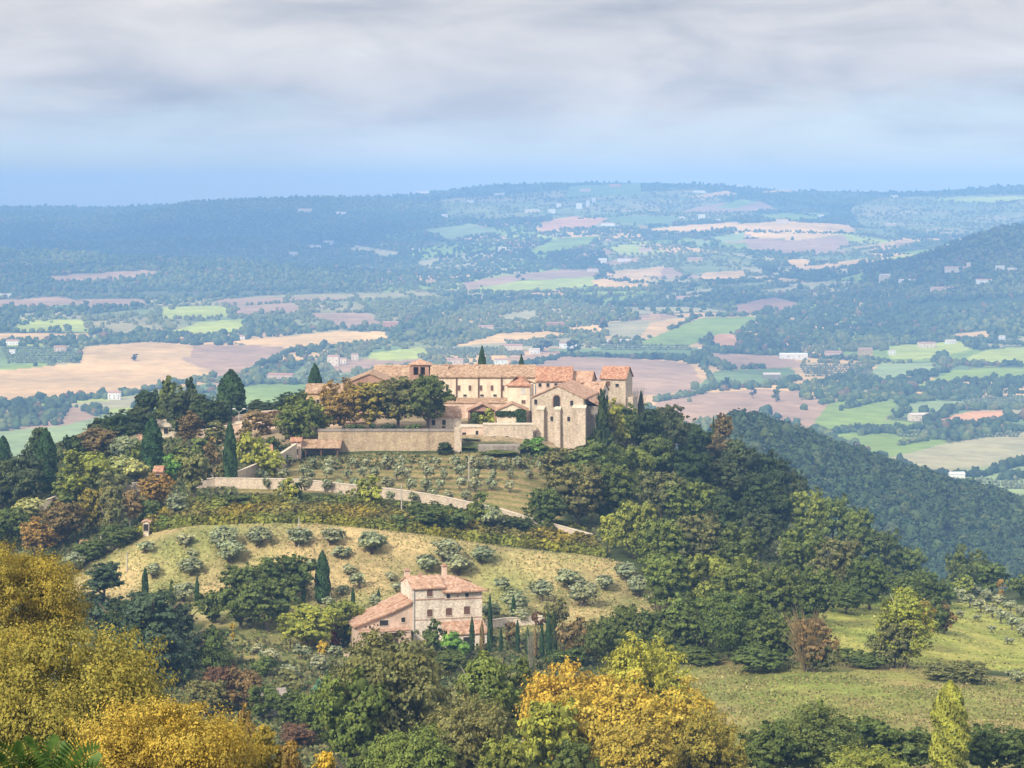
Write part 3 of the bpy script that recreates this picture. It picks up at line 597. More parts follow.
KN = {'oak': 'oak_tree', 'holm': 'holm_oak_tree', 'olive': 'olive_tree', 'cypress': 'cypress_tree', 'poplar': 'poplar_tree', 'airy': 'broadleaf_tree', 'cone': 'conifer_tree', 'cedar': 'cedar_tree', 'pine': 'pine_tree', 'bush': 'bush', 'bare': 'bare_tree'}
KC = {'oak': 'oak tree', 'holm': 'holm oak', 'olive': 'olive tree', 'cypress': 'cypress', 'poplar': 'poplar', 'airy': 'tree', 'cone': 'conifer', 'cedar': 'cedar', 'pine': 'pine', 'bush': 'bush', 'bare': 'bare tree'}
LUM = 1.8; TRNG = random.Random(5); NTREE = [0]
def tree(kind, px, top, bot, wpx, col, label, Y=None, group=None, lod=None):
    """a tree whose foot stands on the hill where the slope shows at row bot (or at distance Y)"""
    if Y is None: Y = find_near(px, bot)
    zb = gz(px, Y); X = (px - CX) * Y / F; h = CAMZ - (top - HY) * Y / F - zb; w = wpx * Y / F
    if h < .4 * w and kind not in ('bush', 'olive'): h = .5 * w
    h = max(h, .3); NTREE[0] += 1; var = TRNG.randrange(4 if wpx < 90 else 3)
    lod = lod or ('S' if wpx < 22 else 'M' if wpx < 36 else 'L' if wpx < 72 else 'X' if wpx < 130 else 'XX')
    if kind in ('cypress',) and h * F / Y > 30 and lod == 'S': lod = 'M'
    if kind == 'cypress' and wpx < 9: lod = 'S'
    rz = TRNG.uniform(0, 6.28)
    e = empty(KN[kind], (X, Y, zb), rz)
    tag(e, label, KC[kind], group)
    c = PAL_[col] if isinstance(col, str) else col; c = tuple(q * LUM for q in c)
    j = TRNG.uniform(.9, 1.1); c = (c[0] * j * TRNG.uniform(.94, 1.06), c[1] * j, c[2] * j, 1)
    trunkh = {'oak': .05, 'holm': .07, 'olive': .1, 'cypress': .03, 'poplar': .04, 'airy': .10, 'cone': .04, 'cedar': .05, 'pine': 0, 'bush': -.04, 'bare': 0}[kind]
    if kind in ('oak', 'airy', 'holm') and h * (1 - trunkh) > 1.3 * w: trunkh = min(.6, 1 - 1.3 * w / h)
    if kind == 'bare': o = link('branches', CR.setdefault(('bare', var), bare_mesh(var + 70)), e)
    else:
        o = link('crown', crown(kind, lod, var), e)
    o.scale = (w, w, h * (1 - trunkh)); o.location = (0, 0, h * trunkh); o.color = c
    if kind != 'bush':
        t = link('trunk', trunk(kind, var), e); q = w if kind == 'cypress' else min(h * .8, w * 1.1); t.scale = (q, q, h)
    return e

# ---------------------------------------------------------------- far woods and hedges (stuff)
def blob_mesh(name, pos, rad, tint, ic, seed, zs=(.8, 1.3)):
    rs = np.random.RandomState(seed); iv, jf = ic; n = len(pos); m = len(iv)
    jit = 1 + .22 * rs.normal(size=(n, m, 1)).clip(-1.6, 1.6)
    sc = np.stack([rad * rs.uniform(.85, 1.2, n), rad * rs.uniform(.85, 1.2, n), rad * rs.uniform(zs[0], zs[1], n)], -1)[:, None, :]
    V = iv[None] * jit * sc + pos[:, None, :] + np.array([0, 0, 1.]) * (sc[:, :, 2:] * .55)
    Fc = jf[None] + (np.arange(n) * m)[:, None, None]
    T = np.repeat(tint, m, axis=0); T = np.concatenate([T, np.ones((len(T), 1))], 1)
    return mesh_np(name, V.reshape(-1, 3), Fc.reshape(-1, 3), 3, {'tint': ('POINT', 'FLOAT_COLOR', T), 'v': ('POINT', 'FLOAT', rs.rand(n * m)), 'w': ('POINT', 'FLOAT', np.repeat(rs.rand(n) * .8, m))})
def visible_Y(PX, PY, lo=1990):
    ys = FARQ[FARQ > lo]; out = np.full(len(PX), np.nan); q = np.round(PX / 2) * 2
    for p in np.unique(q):
        s = np.where(q == p)[0]; r = HY + ground_drop(np.full(len(ys), p), ys) * F / ys; rm = np.minimum.accumulate(r)
        k = np.searchsorted(-rm, -PY[s]); good = k < len(ys); out[s[good]] = ys[k[good]]
    return out
HEDGES = [[(0, 343), (60, 344), (120, 341), (190, 343), (250, 338)], [(80, 347), (80, 362)], [(60, 400), (115, 398), (170, 386), (215, 378)], [(0, 404), (40, 403), (75, 402)], [(245, 374), (290, 352), (340, 347), (400, 342)],
 [(200, 382), (300, 384), (330, 378)], [(400, 270), (480, 262), (560, 252), (620, 246)], [(455, 293), (540, 293), (620, 291), (700, 284)], [(640, 345), (610, 344), (575, 340)], [(600, 357), (690, 360), (705, 353)],
 [(655, 402), (700, 394), (715, 385), (705, 370), (700, 355)], [(705, 389), (760, 387), (800, 380)], [(720, 370), (765, 368)], [(760, 315), (700, 317), (670, 330)], [(720, 352), (800, 357), (890, 362)], [(880, 363), (850, 376), (790, 391)],
 [(940, 365), (1000, 366), (1024, 365)], [(900, 390), (880, 396), (820, 404)], [(1024, 380), (960, 382), (910, 394), (840, 410)], [(950, 410), (1024, 409)], [(860, 435), (920, 428), (980, 426), (1024, 418)], [(900, 445), (950, 436), (1024, 430)],
 [(640, 234), (740, 232), (850, 234), (900, 240)], [(600, 212), (690, 214), (780, 212), (850, 220)], [(590, 290), (640, 291), (700, 286), (760, 282)], [(700, 282), (760, 281), (830, 270), (890, 262)], [(560, 230), (620, 228), (690, 236), (720, 243)],
 [(690, 199), (740, 197), (800, 196)], [(650, 300), (750, 290), (820, 280)], [(450, 347), (500, 333), (545, 331), (590, 334)], [(880, 296), (960, 292), (1024, 294)], [(880, 312), (960, 310), (1024, 305)], [(800, 345), (890, 345), (960, 341), (1024, 345)],
 [(540, 234), (600, 230), (640, 235)], [(580, 219), (640, 214), (700, 218)], [(470, 278), (540, 268), (600, 268)], [(610, 280), (670, 286), (690, 276)], [(860, 250), (920, 245), (960, 240)], [(100, 452), (160, 410), (200, 402)],
 [(500, 372), (560, 357), (600, 356)], [(830, 434), (870, 430), (910, 436)], [(100, 338), (160, 334), (205, 339)], [(930, 476), (980, 477), (1024, 464)], [(1000, 480), (1024, 478)]]
DENSEW = [[(0, 400), (40, 402), (75, 404), (60, 424), (0, 432)], [(700, 352), (720, 335), (760, 312), (830, 300), (900, 302), (945, 330), (980, 345), (890, 350), (800, 355)], [(815, 425), (850, 400), (900, 390), (940, 388), (1024, 383), (1024, 400), (960, 404), (900, 405), (860, 400)],
          [(370, 300), (600, 295), (640, 320), (560, 330), (440, 335), (380, 330)], [(550, 340), (580, 332), (605, 342), (590, 355), (560, 352)], [(895, 462), (930, 455), (1024, 470), (1024, 480), (930, 476)]]
def far_woods():
    rs = np.random.RandomState(11)
    n = 150000; PX = rs.uniform(-60, 1084, n); PY = rs.uniform(180, 500, n)
    Y = visible_Y(PX, PY); ok = ~np.isnan(Y) & (Y > 2000) & (Y < 9700); PX, PY, Y = PX[ok], PY[ok], Y[ok]
    X = (PX - CX) * Y / F
    fm = field_map(PX, PY) >= 0
    dens = np.clip(.72 + .5 * fbm(X, Y, 260, 61, 3), .06, 1)
    thin = np.zeros(len(PX), bool)
    for p in THIN: thin |= inpoly(PX, PY, p)
    dens = np.where(thin, np.clip(.25 + .75 * fbm(X, Y, 130, 67, 3), .01, .9), dens)
    for p in DENSEW: dens = np.where(inpoly(PX, PY, p), 1.0, dens)
    left = (PX < 420) & (PY < 292) | (PX > 862) & (Y > 3900) & (Y < 5500)
    u, w_ = X / 130 + .35 * Y / 190 + .5 * fbm(X, Y, 500, 91, 2), Y / 290 - .2 * X / 150 + .5 * fbm(X, Y, 600, 93, 2)
    hsh = (np.sin(np.floor(u) * 127.1 + np.floor(w_) * 311.7) * 43758.5453) % 1; edge = np.minimum(u % 1, w_ % 1) < .10
    open_ = (hsh < .64) & ~edge & (Y < 7000) & ((thin & (hsh < .5)) | ((fbm(X, Y, 700, 97, 2) > -.05) & (hsh < .34)))
    for p in DENSEW: open_ &= ~inpoly(PX, PY, p)
    dens = np.where(open_, .008, dens); dens = np.where(edge & thin, .8, dens)
    dens = np.where(left, 1.0, dens)
    dens = np.where(fm, .0006, dens)
    rad = np.clip(rs.normal(4.2, 1.1, len(PX)), 2.2, 7) * np.where(thin, .85, 1.05)
    # keep roughly enough crowns to cover: probability falls as the crown's picture size grows
    sz = rad * F / Y; prob = dens * np.clip(2.6 / (sz * sz), 0, 1)
    keep = rs.rand(len(PX)) < prob
    PX, PY, Y, X, rad, thin = PX[keep], PY[keep], Y[keep], X[keep], rad[keep], thin[keep]
    Z = CAMZ - ground_drop(PX, Y)
    def tints(X, Y, thin, n):
        a = fbm(X, Y, 200, 71, 3); b = rs.rand(n)
        base = np.array((.055, .088, .032)) * (1 + .30 * a[:, None] + np.where(Y[:, None] > 5000, .22, .45) * (b[:, None] - .5))
        lite = np.array((.15, .165, .055)); f = np.clip((a * .6 + b - .62) * 1.3, 0, .85)[:, None]; base = base * (1 - f) + lite * f
        br = (rs.rand(n) < .05)[:, None]; base = np.where(br, np.array((.14, .10, .05)), base)
        f = np.where(thin, .45, 0)[:, None]; return base * (1 - f) + np.array((.19, .20, .075)) * f
    T = tints(X, Y, thin, len(X)); P = np.stack([X, Y, Z], -1)
    near = Y < 4300
    for nm, s, ic, lb in (('valley_woods', near, ICO1, 'blue green oak woods filling the valley floor'), ('hillside_woods', ~near, ICO0, 'hazy woods covering the far hills below the skyline')):
        o = link(nm, blob_mesh(nm, P[s], rad[s], T[s], ic, 3), None, M['woods']); tag(o, lb, kind='stuff')
    print('far crowns', near.sum(), (~near).sum())
    # hedgerows
    hp = []
    for h in HEDGES:
        for (x0, y0), (x1, y1) in zip(h[:-1], h[1:]):
            L_ = math.hypot(x1 - x0, (y1 - y0)); m = max(2, int(L_ / 1.3)); 
            for i in range(m):
                if rs.rand() < .12: continue
                t = i / m; hp.append((x0 + (x1 - x0) * t + rs.normal() * .8, y0 + (y1 - y0) * t + rs.normal() * .5))
    hp = np.array(hp); Yh = visible_Y(hp[:, 0], hp[:, 1]); ok = ~np.isnan(Yh); hp = hp[ok]; Yh = Yh[ok]; Xh = (hp[:, 0] - CX) * Yh / F
    P = np.stack([Xh, Yh, CAMZ - ground_drop(hp[:, 0], Yh)], -1); r = np.clip(rs.normal(3.2, 1.0, len(P)), 1.5, 6)
    T = tints(Xh, Yh, np.zeros(len(P), bool), len(P)); o = link('hedgerows', blob_mesh('hedgerows', P, r, T, ICO1, 4), None, M['woods']); tag(o, 'hedgerows and tree lines dividing the valley fields', kind='stuff')
    # orchards: dotted rows on the pale slopes
    op = []
    for (x0, y0, x1, y1, nx, ny) in ((425, 349, 520, 357, 46, 5), (505, 341, 560, 347, 26, 4), (2, 349, 74, 365, 26, 7), (800, 366, 870, 378, 26, 6), (962, 397, 1024, 407, 22, 5), (850, 285, 905, 297, 20, 5), (900, 437, 1020, 431, 30, 3), (600, 346, 690, 352, 34, 3), (930, 480, 1024, 492, 20, 4)):
        for i in range(nx):
            for j in range(ny): op.append((x0 + (x1 - x0) * (i + rs.rand() * .3) / nx + j * 1.2, y0 + (y1 - y0) * j / ny + rs.rand() * .5))
    op = np.array(op); Yo = visible_Y(op[:, 0], op[:, 1]); ok = ~np.isnan(Yo); op = op[ok]; Yo = Yo[ok]; Xo = (op[:, 0] - CX) * Yo / F
    P = np.stack([Xo, Yo, CAMZ - ground_drop(op[:, 0], Yo)], -1); T = np.tile(np.array((.12, .145, .085)), (len(P), 1)) * rs.uniform(.8, 1.2, (len(P), 1))
    o = link('valley_orchards', blob_mesh('valley_orchards', P, rs.uniform(1.5, 2.4, len(P)), T, ICO0, 5), None, M['woods']); tag(o, 'rows of small grey green trees in the valley orchards', kind='stuff')
far_woods()

def spur_woods():
    """the wooded spur to the right behind the monastery hill: leafy crowns, each a cloud of leaf clumps"""
    rs = np.random.RandomState(23); n = 60000
    PX = rs.uniform(640, 1120, n); Y = rs.uniform(1130, 1475, n); X = (PX - CX) * Y / F
    keep = rs.rand(n) < .060; PX, Y, X = PX[keep], Y[keep], X[keep]
    Z = CAMZ - ground_drop(PX, Y); k = len(X); rad = np.clip(rs.normal(4.0, .9, k), 2.2, 6)
    iv, jf = ICO1; P = np.stack([X, Y, Z + rad * .6], -1)
    base = np.array((.042, .070, .028)) * (1 + .45 * (rs.rand(k, 1) - .5)); lite = np.array((.085, .10, .035)); f = np.clip(rs.rand(k, 1) * 1.6 - 1, 0, 1); base = base * (1 - f) + lite * f
    nl = 120; d = unit(rs.normal(size=(k, nl, 3))); d[..., 2] = np.abs(d[..., 2]) * 1.1 - .15
    lump = 1 + .25 * np.sin(d[..., :1] * 6 + np.arange(k)[:, None, None]) * np.sin(d[..., 1:2] * 5 + np.arange(k)[:, None, None] * 2)
    LP = (P[:, None, :] + d * rad[:, None, None] * lump * rs.uniform(.8, 1.12, (k, nl, 1))).reshape(-1, 3)
    Nn = unit(d.reshape(-1, 3) + rs.normal(size=(k * nl, 3)) * .45)
    V = quads(rs, LP, Nn, 1.25); T = np.repeat(np.repeat(base, nl, 0), 4, 0); T = np.concatenate([T, np.ones((len(T), 1))], 1)
    me = mesh_np('spur_woods', V, np.arange(len(V)), 4, {'tint': ('POINT', 'FLOAT_COLOR', T), 'v': ('POINT', 'FLOAT', np.repeat(rs.rand(k * nl), 4)), 'w': ('POINT', 'FLOAT', np.repeat(rs.rand(k * nl) * .6, 4))})
    o = link('spur_woods', me, None, M['woods']); tag(o, 'dense dark woods on the spur behind the monastery hill', kind='stuff')
    o = link('spur_understorey', blob_mesh('spur_understorey', P - np.array([0, 0, .5]) * rad[:, None] * .6, rad * .72, base, ICO1, 9), None, M['woods']); tag(o, 'shaded inner crowns of the spur woods', kind='stuff')
    print('spur crowns', k)
spur_woods()

# ---------------------------------------------------------------- unseen cloud banks, placed out of frame to shade the far slopes
def shade_cloud(cx, cy, z, rx, ry, rz, seed):
    rs = np.random.RandomState(seed); pos, rad = [], []
    for i in range(46):
        a = rs.uniform(0, 6.28); q = rs.rand() ** .5; r = rs.uniform(.16, .30) * min(rx, ry) * (1.15 - .5 * q)
        pos.append((cx + math.cos(a) * q * rx, cy + math.sin(a) * q * ry, z + rs.uniform(-.3, .4) * rz)); rad.append(r)
    me = blob_mesh('cloud', np.array(pos), np.array(rad), np.ones((46, 3)) * .9, ICO2, seed, (.22, .4)); o = link('cloud', me, None, M['cloud']); o['kind'] = 'structure'
m_, t_, b_, o_ = new_mat('cloud_white'); b_.inputs['Base Color'].default_value = (.92, .92, .94, 1); M['cloud'] = m_
def bank_shading(px, Y, rx, ry, seed, z=2300):
    d = z - 180; az = R(SUN_AZ); hor = d / math.tan(R(SUN_EL)); x = (px - CX) * Y / F + math.sin(az) * hor; y = Y + math.cos(az) * hor
    shade_cloud(x, y, z, rx, ry, 120, seed)
bank_shading(110, 6900, 950, 1000, 1); bank_shading(960, 5000, 420, 500, 2); bank_shading(430, 8600, 900, 500, 3); bank_shading(800, 3350, 300, 160, 4)
# ---------------------------------------------------------------- buildings
def window(root, x, z, w, h, y=0.0, face='front', pane='dark', name='window', deep=None, sill=True):
    """window on a wall plane; local frame: x along the wall, z up; face left/right use y as the along-wall coordinate"""
    fr = MB(); pn = MB(); t = .09
    fr.box(-w / 2 - t, -w / 2, -.07, .05, -h / 2 - t, h / 2 + t); fr.box(w / 2, w / 2 + t, -.07, .05, -h / 2 - t, h / 2 + t)
    fr.box(-w / 2, w / 2, -.07, .05, h / 2, h / 2 + t); fr.box(-w / 2, w / 2, -.12, .05, -h / 2 - t, -h / 2)
    pn.box(-w / 2, w / 2, -.03, .04, -h / 2, h / 2)
    f = fr.build(name, M['lime'], root); p = pn.build('pane', M[pane], f)
    f.location = (x, y, z)
    if face == 'left': f.rotation_euler = (0, 0, -math.pi / 2)
    if face == 'right': f.rotation_euler = (0, 0, math.pi / 2)
    return f
def gable_poly(w, h, rh, apex=.5): return [(0, -4), (w, -4), (w, h), (w * apex, h + rh), (0, h)]
def block(root, x0, x1, y0, y1, z0, h, rh, roof, wall, axis='x', over=.35, name='wall', th=.22, hipl=False, hipr=False, stories=None):
    """wall block with a pitched roof; ridge along axis x (eaves front and back) or along y (gable towards the viewer)"""
    W_, D = x1 - x0, y1 - y0
    wl = MB(); rf = MB()
    if axis == 'x':
        m = (y0 + y1) / 2; hl = D / 2 if hipl else 0; hr = D / 2 if hipr else 0
        e = .06
        wl.box(x0, x1, y0, y1, z0, h)
        if rh > 0:
            A = [(x0, y0, h), (x1, y0, h), (x1, y1, h), (x0, y1, h), (x0 + hl * .999 + (0 if hipl else 0), m, h + rh - .02), (x1 - hr * .999, m, h + rh - .02)]
            if not hipl: wl.add([A[0], A[3], A[4]], [(0, 1, 2)])
            if not hipr: wl.add([A[1], A[2], A[5]], [(0, 1, 2)])
        k = rh / (D / 2); oz = -k * over
        ol = over if hipl else over * .6; orr = over if hipr else over * .6
        B = [(x0 - ol, y0 - over, h + oz), (x1 + orr, y0 - over, h + oz), (x1 + orr, y1 + over, h + oz), (x0 - ol, y1 + over, h + oz),
             (x0 + hl - (0 if hipl else ol), m, h + rh), (x1 - hr + (0 if hipr else orr), m, h + rh)]
        T = [(a, b, c + th) for a, b, c in B]
        rf.add(B + T, [(6, 7, 11, 10), (8, 9, 10, 11), (0, 4, 5, 1), (2, 5, 4, 3), (0, 1, 7, 6), (2, 3, 9, 8), (1, 5, 11, 7), (5, 2, 8, 11), (3, 4, 10, 9), (4, 0, 6, 10)] +
               ([] if True else []))
    else:
        m = (x0 + x1) / 2; wl.prism([(x0, z0), (x1, z0), (x1, h), (m, h + rh - .02), (x0, h)], y0, y1)
        k = rh / (W_ / 2); oz = -k * over
        P = [(x0 - over, h + oz), (m, h + rh), (x1 + over, h + oz), (x1 + over, h + oz + th), (m, h + rh + th), (x0 - over, h + oz + th)]
        rf.prism(P, y0 - over * .7, y1 + over * .5)
    w = wl.build(name, M[wall], root); r = rf.build('roof', M[roof], root); return w, r
def shed_roof(root, x0, x1, y0, y1, zf, zb, roof, th=.2, over=.25, name='roof'):
    b = MB(); k = (zb - zf) / (y1 - y0)
    b.add([(x0 - over, y0 - over, zf - k * over), (x1 + over, y0 - over, zf - k * over), (x1 + over, y1, zb), (x0 - over, y1, zb),
           (x0 - over, y0 - over, zf - k * over + th), (x1 + over, y0 - over, zf - k * over + th), (x1 + over, y1, zb + th), (x0 - over, y1, zb + th)],
          [(0, 3, 2, 1), (4, 5, 6, 7), (0, 1, 5, 4), (1, 2, 6, 5), (2, 3, 7, 6), (3, 0, 4, 7)])
    return b.build(name, M[roof], root)
def chimney(root, x, y, z, h=1.3, w=.6, name='chimney'):
    b = MB(); b.box(x - w / 2, x + w / 2, y - w / 2, y + w / 2, z - .8, z + h); c = b.build(name, M['pink_plaster'], root)
    k = MB(); k.box(x - w * .72, x + w * .72, y - w * .72, y + w * .72, z + h + .02, z + h + .14); k.box(x - w * .35, x + w * .35, y - w * .35, y + w * .35, z + h + .14, z + h + .4)
    k.build('chimney_cap', M['roof_pale'], c); return c

def farmhouse():
    Y0 = 400.0; s = Y0 / F; base = CAMZ - (646 - HY) * s; root = empty('farmhouse', ((413 - CX) * s, Y0, base), R(17))
    tag(root, 'large pink stone farmhouse with tiled roofs and two chimneys below the olive field', 'farmhouse')
    # taller left part and long right part of the main block
    block(root, 0, 5.4, 0, 8.2, -5, 9.5, 1.35, 'roof_pale', 'farm_stone', over=.35, name='wall')
    w2, r2 = block(root, 5.42, 12.0, .02, 8.2, -5, 8.95, 1.7, 'roof_pale', 'farm_stone', over=.75, hipr=True, name='wall')
    b = MB(); b.box(-.03, 5.43, -.05, .0, 7.55, 7.75); b.box(5.46, 12.03, -.03, .02, 7.35, 7.52); b.box(-.03, 12.03, -.04, .02, 4.2, 4.32); b.build('brick_course', M['brick'], root)
    b = MB(); b.tube((.12, -.12, -1), (.12, -.12, 9.4), .09, .09); b.build('drainpipe', M['metal'], root)
    for x, z, w, h in ((2.9, 8.7, 1.0, 1.15), (2.9, 5.35, .95, 1.2), (6.2, 5.4, 1.05, 1.25), (9.35, 5.5, 1.05, 1.3)): window(root, x, z, w, h, 0 if x < 5 else .02, pane='shutter')
    for x, z in ((6.1, 8.0), (9.35, 8.05)): window(root, x, z, .6, .7, .02)
    b = MB(); b.box(7.55, 7.9, -.02, .02, 7.8, 8.15); b.build('niche', M['brick'], root)
    # lean-to in front on the right
    b = MB(); b.box(4.9, 11.9, -3.2, -.0, -5, 2.0); b.build('porch_wall', M['farm_stone'], root)
    shed_roof(root, 4.9, 11.9, -3.2, 0, 2.15, 3.6, 'roof_pale', name='porch_roof')
    window(root, 8.6, 1.0, 1.6, 1.2, -3.2); window(root, 11.0, .6, .7, 1.3, -3.2)
    # left wing: roof falling away to the left
    b = MB(); b.prism([(-9.6, -5), (-.02, -5), (-.02, 7.1), (-3.4, 5.7), (-9.6, 3.6)], 0.3, 7.6); b.build('wing_wall', M['pink_plaster'], root)
    b = MB(); b.prism([(-10.1, 3.5), (-3.4, 5.78), (-.03, 7.2), (-.03, 7.45), (-3.4, 6.03), (-10.1, 3.76)], -.15, 8.2); b.build('wing_roof', M['roof_pale'], root)
    b = MB(); b.prism([(-3.9, 5.7), (-.04, 7.3), (-.04, 7.62), (-3.9, 6.05)], 3.2, 8.5); b.build('upper_roof', M['roof_pale'], root)
    window(root, -4.9, 4.05, 1.5, .9, .3); window(root, -1.6, 4.4, .7, .8, .3)
    for i, x in enumerate((-8.0, -7.3, -6.0)):
        b = MB(); b.tube((x, .22, 3.55 + (x + 8) * .1), (x, .4, 3.55 + (x + 8) * .1), .14, .14, 8); b.build('vent', M['dark'], root)
    b = MB(); b.box(-9.3, -.9, -2.1, .28, 2.75, 3.02); b.build('porch_slab', M['pink_plaster'], root)
    b = MB(); b.box(-9.4, -.8, -2.2, .26, 3.03, 3.14); b.build('porch_tiles', M['roof_pale'], root)
    for x in (-9.2, -6.6, -2.9, -1.4): b = MB(); b.box(x, x + .55, -2.0, -1.5, -5, 2.74); b.build('pillar', M['pink_plaster'], root)
    b = MB(); b.box(-2.6, -.9, -1.9, .25, -5, 2.73); b.build('porch_wall', M['pink_plaster'], root)
    for x0, x1 in ((-8.3, -6.9), (-5.3, -3.4)): b = MB(); b.box(x0, x1, .22, .27, -1, 2.3); d = b.build('door', M['dark'], root);  # dark sheets drawn for the shade inside the porch openings
    b = MB(); b.box(-12.5, -9.8, -3, -2.6, -4, .3); b.build('garden_wall', M['pink_plaster'], root)
    chimney(root, .3, 5.2, 10.2, 1.6, .8); chimney(root, 3.0, 6.5, 10.3, .5, .5); chimney(root, 6.9, 5.5, 10.3, 1.9, .75)
farmhouse()

def terrace_wall(name, pts, top, lab, cat, mat='wall_stone', th=.6, depth=3.0, coping=True):
    """wall along picture-traced ground points [(px, Y)], each with its own top height in metres above ground"""
    b = MB(); c = MB(); P = [Vector(((p - CX) * y / F, y, 0)) for p, y in pts]; Z = [gz(p, y) for p, y in pts]
    for i in range(len(P) - 1):
        a, d = P[i], P[i + 1]; n = Vector((-(d - a).y, (d - a).x, 0)).normalized() * th
        za, zb = Z[i], Z[i + 1]; ta, tb = za + top[i], zb + top[i + 1]
        for mb, e, l0, l1 in ((b, 0, None, 0), (c, .08, 0.003, .15)):
            if mb is c and not coping: continue
            lo_a, lo_b = (za - depth, zb - depth) if l0 is None else (ta + l0, tb + l0); hi_a, hi_b = (ta, tb) if l0 is None else (ta + l1, tb + l1)
            q = n.normalized() * e
            mb.add([(a.x - q.x, a.y - q.y, lo_a), (d.x - q.x, d.y - q.y, lo_b), (d.x + n.x + q.x, d.y + n.y + q.y, lo_b), (a.x + n.x + q.x, a.y + n.y + q.y, lo_a),
                    (a.x - q.x, a.y - q.y, hi_a), (d.x - q.x, d.y - q.y, hi_b), (d.x + n.x + q.x, d.y + n.y + q.y, hi_b), (a.x + n.x + q.x, a.y + n.y + q.y, hi_a)],
                   [(0, 3, 2, 1), (4, 5, 6, 7), (0, 1, 5, 4), (1, 2, 6, 5), (2, 3, 7, 6), (3, 0, 4, 7)])
    w = b.build(name, M[mat]); tag(w, lab, cat)
    if coping: c.build('coping', M['lime' if mat != 'grey_stone' else 'stone'], w)
    return w

def mon(name, label, cat, px, py, Y, rot=0):
    s = Y / F; r = empty(name, ((px - CX) * s, Y, CAMZ - (py - HY) * s), R(rot)); tag(r, label, cat); return r, s
def monastery():
    # A long refectory wing
    r, s = mon('monastery_wing', 'long cream wing of the monastery with four dark pilasters and a brown roof', 'monastery', 431, 417, 578)
    Wd = 104 * s; H = 40.5 * s
    block(r, 0, Wd, 0, 11, -4, H, 2.3, 'roof_brown', 'plaster', over=.5)
    for px in (456.5, 478.5, 501.5): b = MB(); x = (px - 431) * s; b.box(x - .16, x + .16, -.25, -.003, -2, H - .25); b.build('drainpipe', M['shutter'], r)
    for px in (437, 447, 459, 470, 481, 492, 503): window(r, (px - 431) * s, (417 - 388) * s, .65, 1.25, 0, pane='shutter' if px not in (447,) else 'dark')
    for px in (453, 465, 482, 495): window(r, (px - 431) * s, (417 - 395.5) * s, .8, .5, 0)
    chimney(r, 15.5 * s, 3.2, H + 1.6, .9, .7); chimney(r, 46 * s, 3.5, H + 1.7, .7, .6); chimney(r, 19 * s, 4.2, H + 1.8, .5, .5)
    b = MB(); b.box(5 * s, 76 * s, -4.5, -.26, -4, 15.2 * s); b.build('cloister_wall', M['pink_plaster'], r)
    shed_roof(r, 5 * s, 76 * s, -4.5, -.3, 15.4 * s, 18.6 * s, 'roof_brown', name='cloister_roof')
    # B bell tower and left building
    r, s = mon('bell_tower', 'squat brick bell tower with open arches and a low tiled cap', 'bell tower', 409.5, 417, 583, -4)
    w = 19.5 * s
    b = MB(); b.box(0, w, 0, w * .9, -3, 42 * s); 
    b.box(0, w * .2, 0, w * .9, 42 * s + .003, 50.5 * s); b.box(w * .8, w, 0, w * .9, 42 * s + .003, 50.5 * s); b.box(w * .46, w * .56, 0, .6, 42 * s + .003, 50 * s); b.box(w * .2, w * .8, w * .8, w * .9, 42 * s + .003, 50 * s); b.box(w * .2, w * .8, .0, w * .8, 50 * s + .003, 52 * s)
    b.build('wall', M['brick'], r)
    b = MB(); o = .45; z = 52.1 * s; b.add([(-o, -o, z), (w + o, -o, z), (w + o, w * .9 + o, z), (-o, w * .9 + o, z), (w / 2, w * .45, z + 1.3), (-o, -o, z + .15), (w + o, -o, z + .15), (w + o, w * .9 + o, z + .15), (-o, w * .9 + o, z + .15)], [(0, 1, 2, 3), (5, 6, 4), (6, 7, 4), (7, 8, 4), (8, 5, 4), (0, 1, 6, 5), (1, 2, 7, 6), (2, 3, 8, 7), (3, 0, 5, 8)]); b.build('roof', M['roof_pale'], r)
    b = MB(); b.tube((w / 2, w * .45, z + 1.2), (w / 2, w * .45, z + 2.4), .07, .05); b.build('finial', M['metal'], r)
    b = MB(); b.tube((w * .33, w * .4, 44 * s), (w * .33, w * .4, 46.5 * s), .55, .3, 10); b.build('bell', M['shutter'], r)
    r, s = mon('monastery_nave', 'brown tiled nave roof stepping up to the bell tower', 'church', 372, 417, 590, -6)
    block(r, 0, 40 * s, 0, 12, -3, 38 * s, 2.9, 'roof_brown', 'brick', over=.5)
    r, s = mon('monastery_west_wing', 'brick gabled wing behind the orange tree at the monastery left end', 'monastery', 347, 420, 572, 0)
    block(r, 0, 45 * s, 0, 14, -3, 37 * s, 9.0 * s, 'roof_brown', 'brick', axis='y', over=.5)
    for x in (14, 30): window(r, x * s, 22 * s, .9, 1.4, 0)
    r, s = mon('monastery_annex', 'low ochre annex with a sloping tiled roof at the far left of the monastery', 'monastery', 306, 420, 574, 0)
    block(r, 0, 45 * s, 0, 10, -3, 27 * s, 1.7, 'roof_brown', 'ochre', over=.45)
    for x in (12, 24): window(r, x * s, 18 * s, .8, 1.2, 0)
    r, s = mon('courtyard_building', 'pinkish low building half hidden beneath the courtyard trees', 'outbuilding', 318, 433, 556, 3)
    block(r, 0, 52 * s, 0, 6, -3, 11 * s, 1.3, 'roof_pale', 'pink_plaster', over=.4)
    for x in (10, 22, 36): window(r, x * s, 6 * s, .8, 1.1, 0)
    # C red block
    r, s = mon('east_range', 'bright red tiled block between the long wing and the church', 'monastery', 536, 417, 576, -3)
    block(r, 0, 35.5 * s, 0, 11, -3, 36.5 * s, 2.8, 'roof_red', 'pink_plaster', over=.45, hipr=False)
    for x in (4, 12, 20): window(r, x * s, 32 * s, .75, .9, 0)
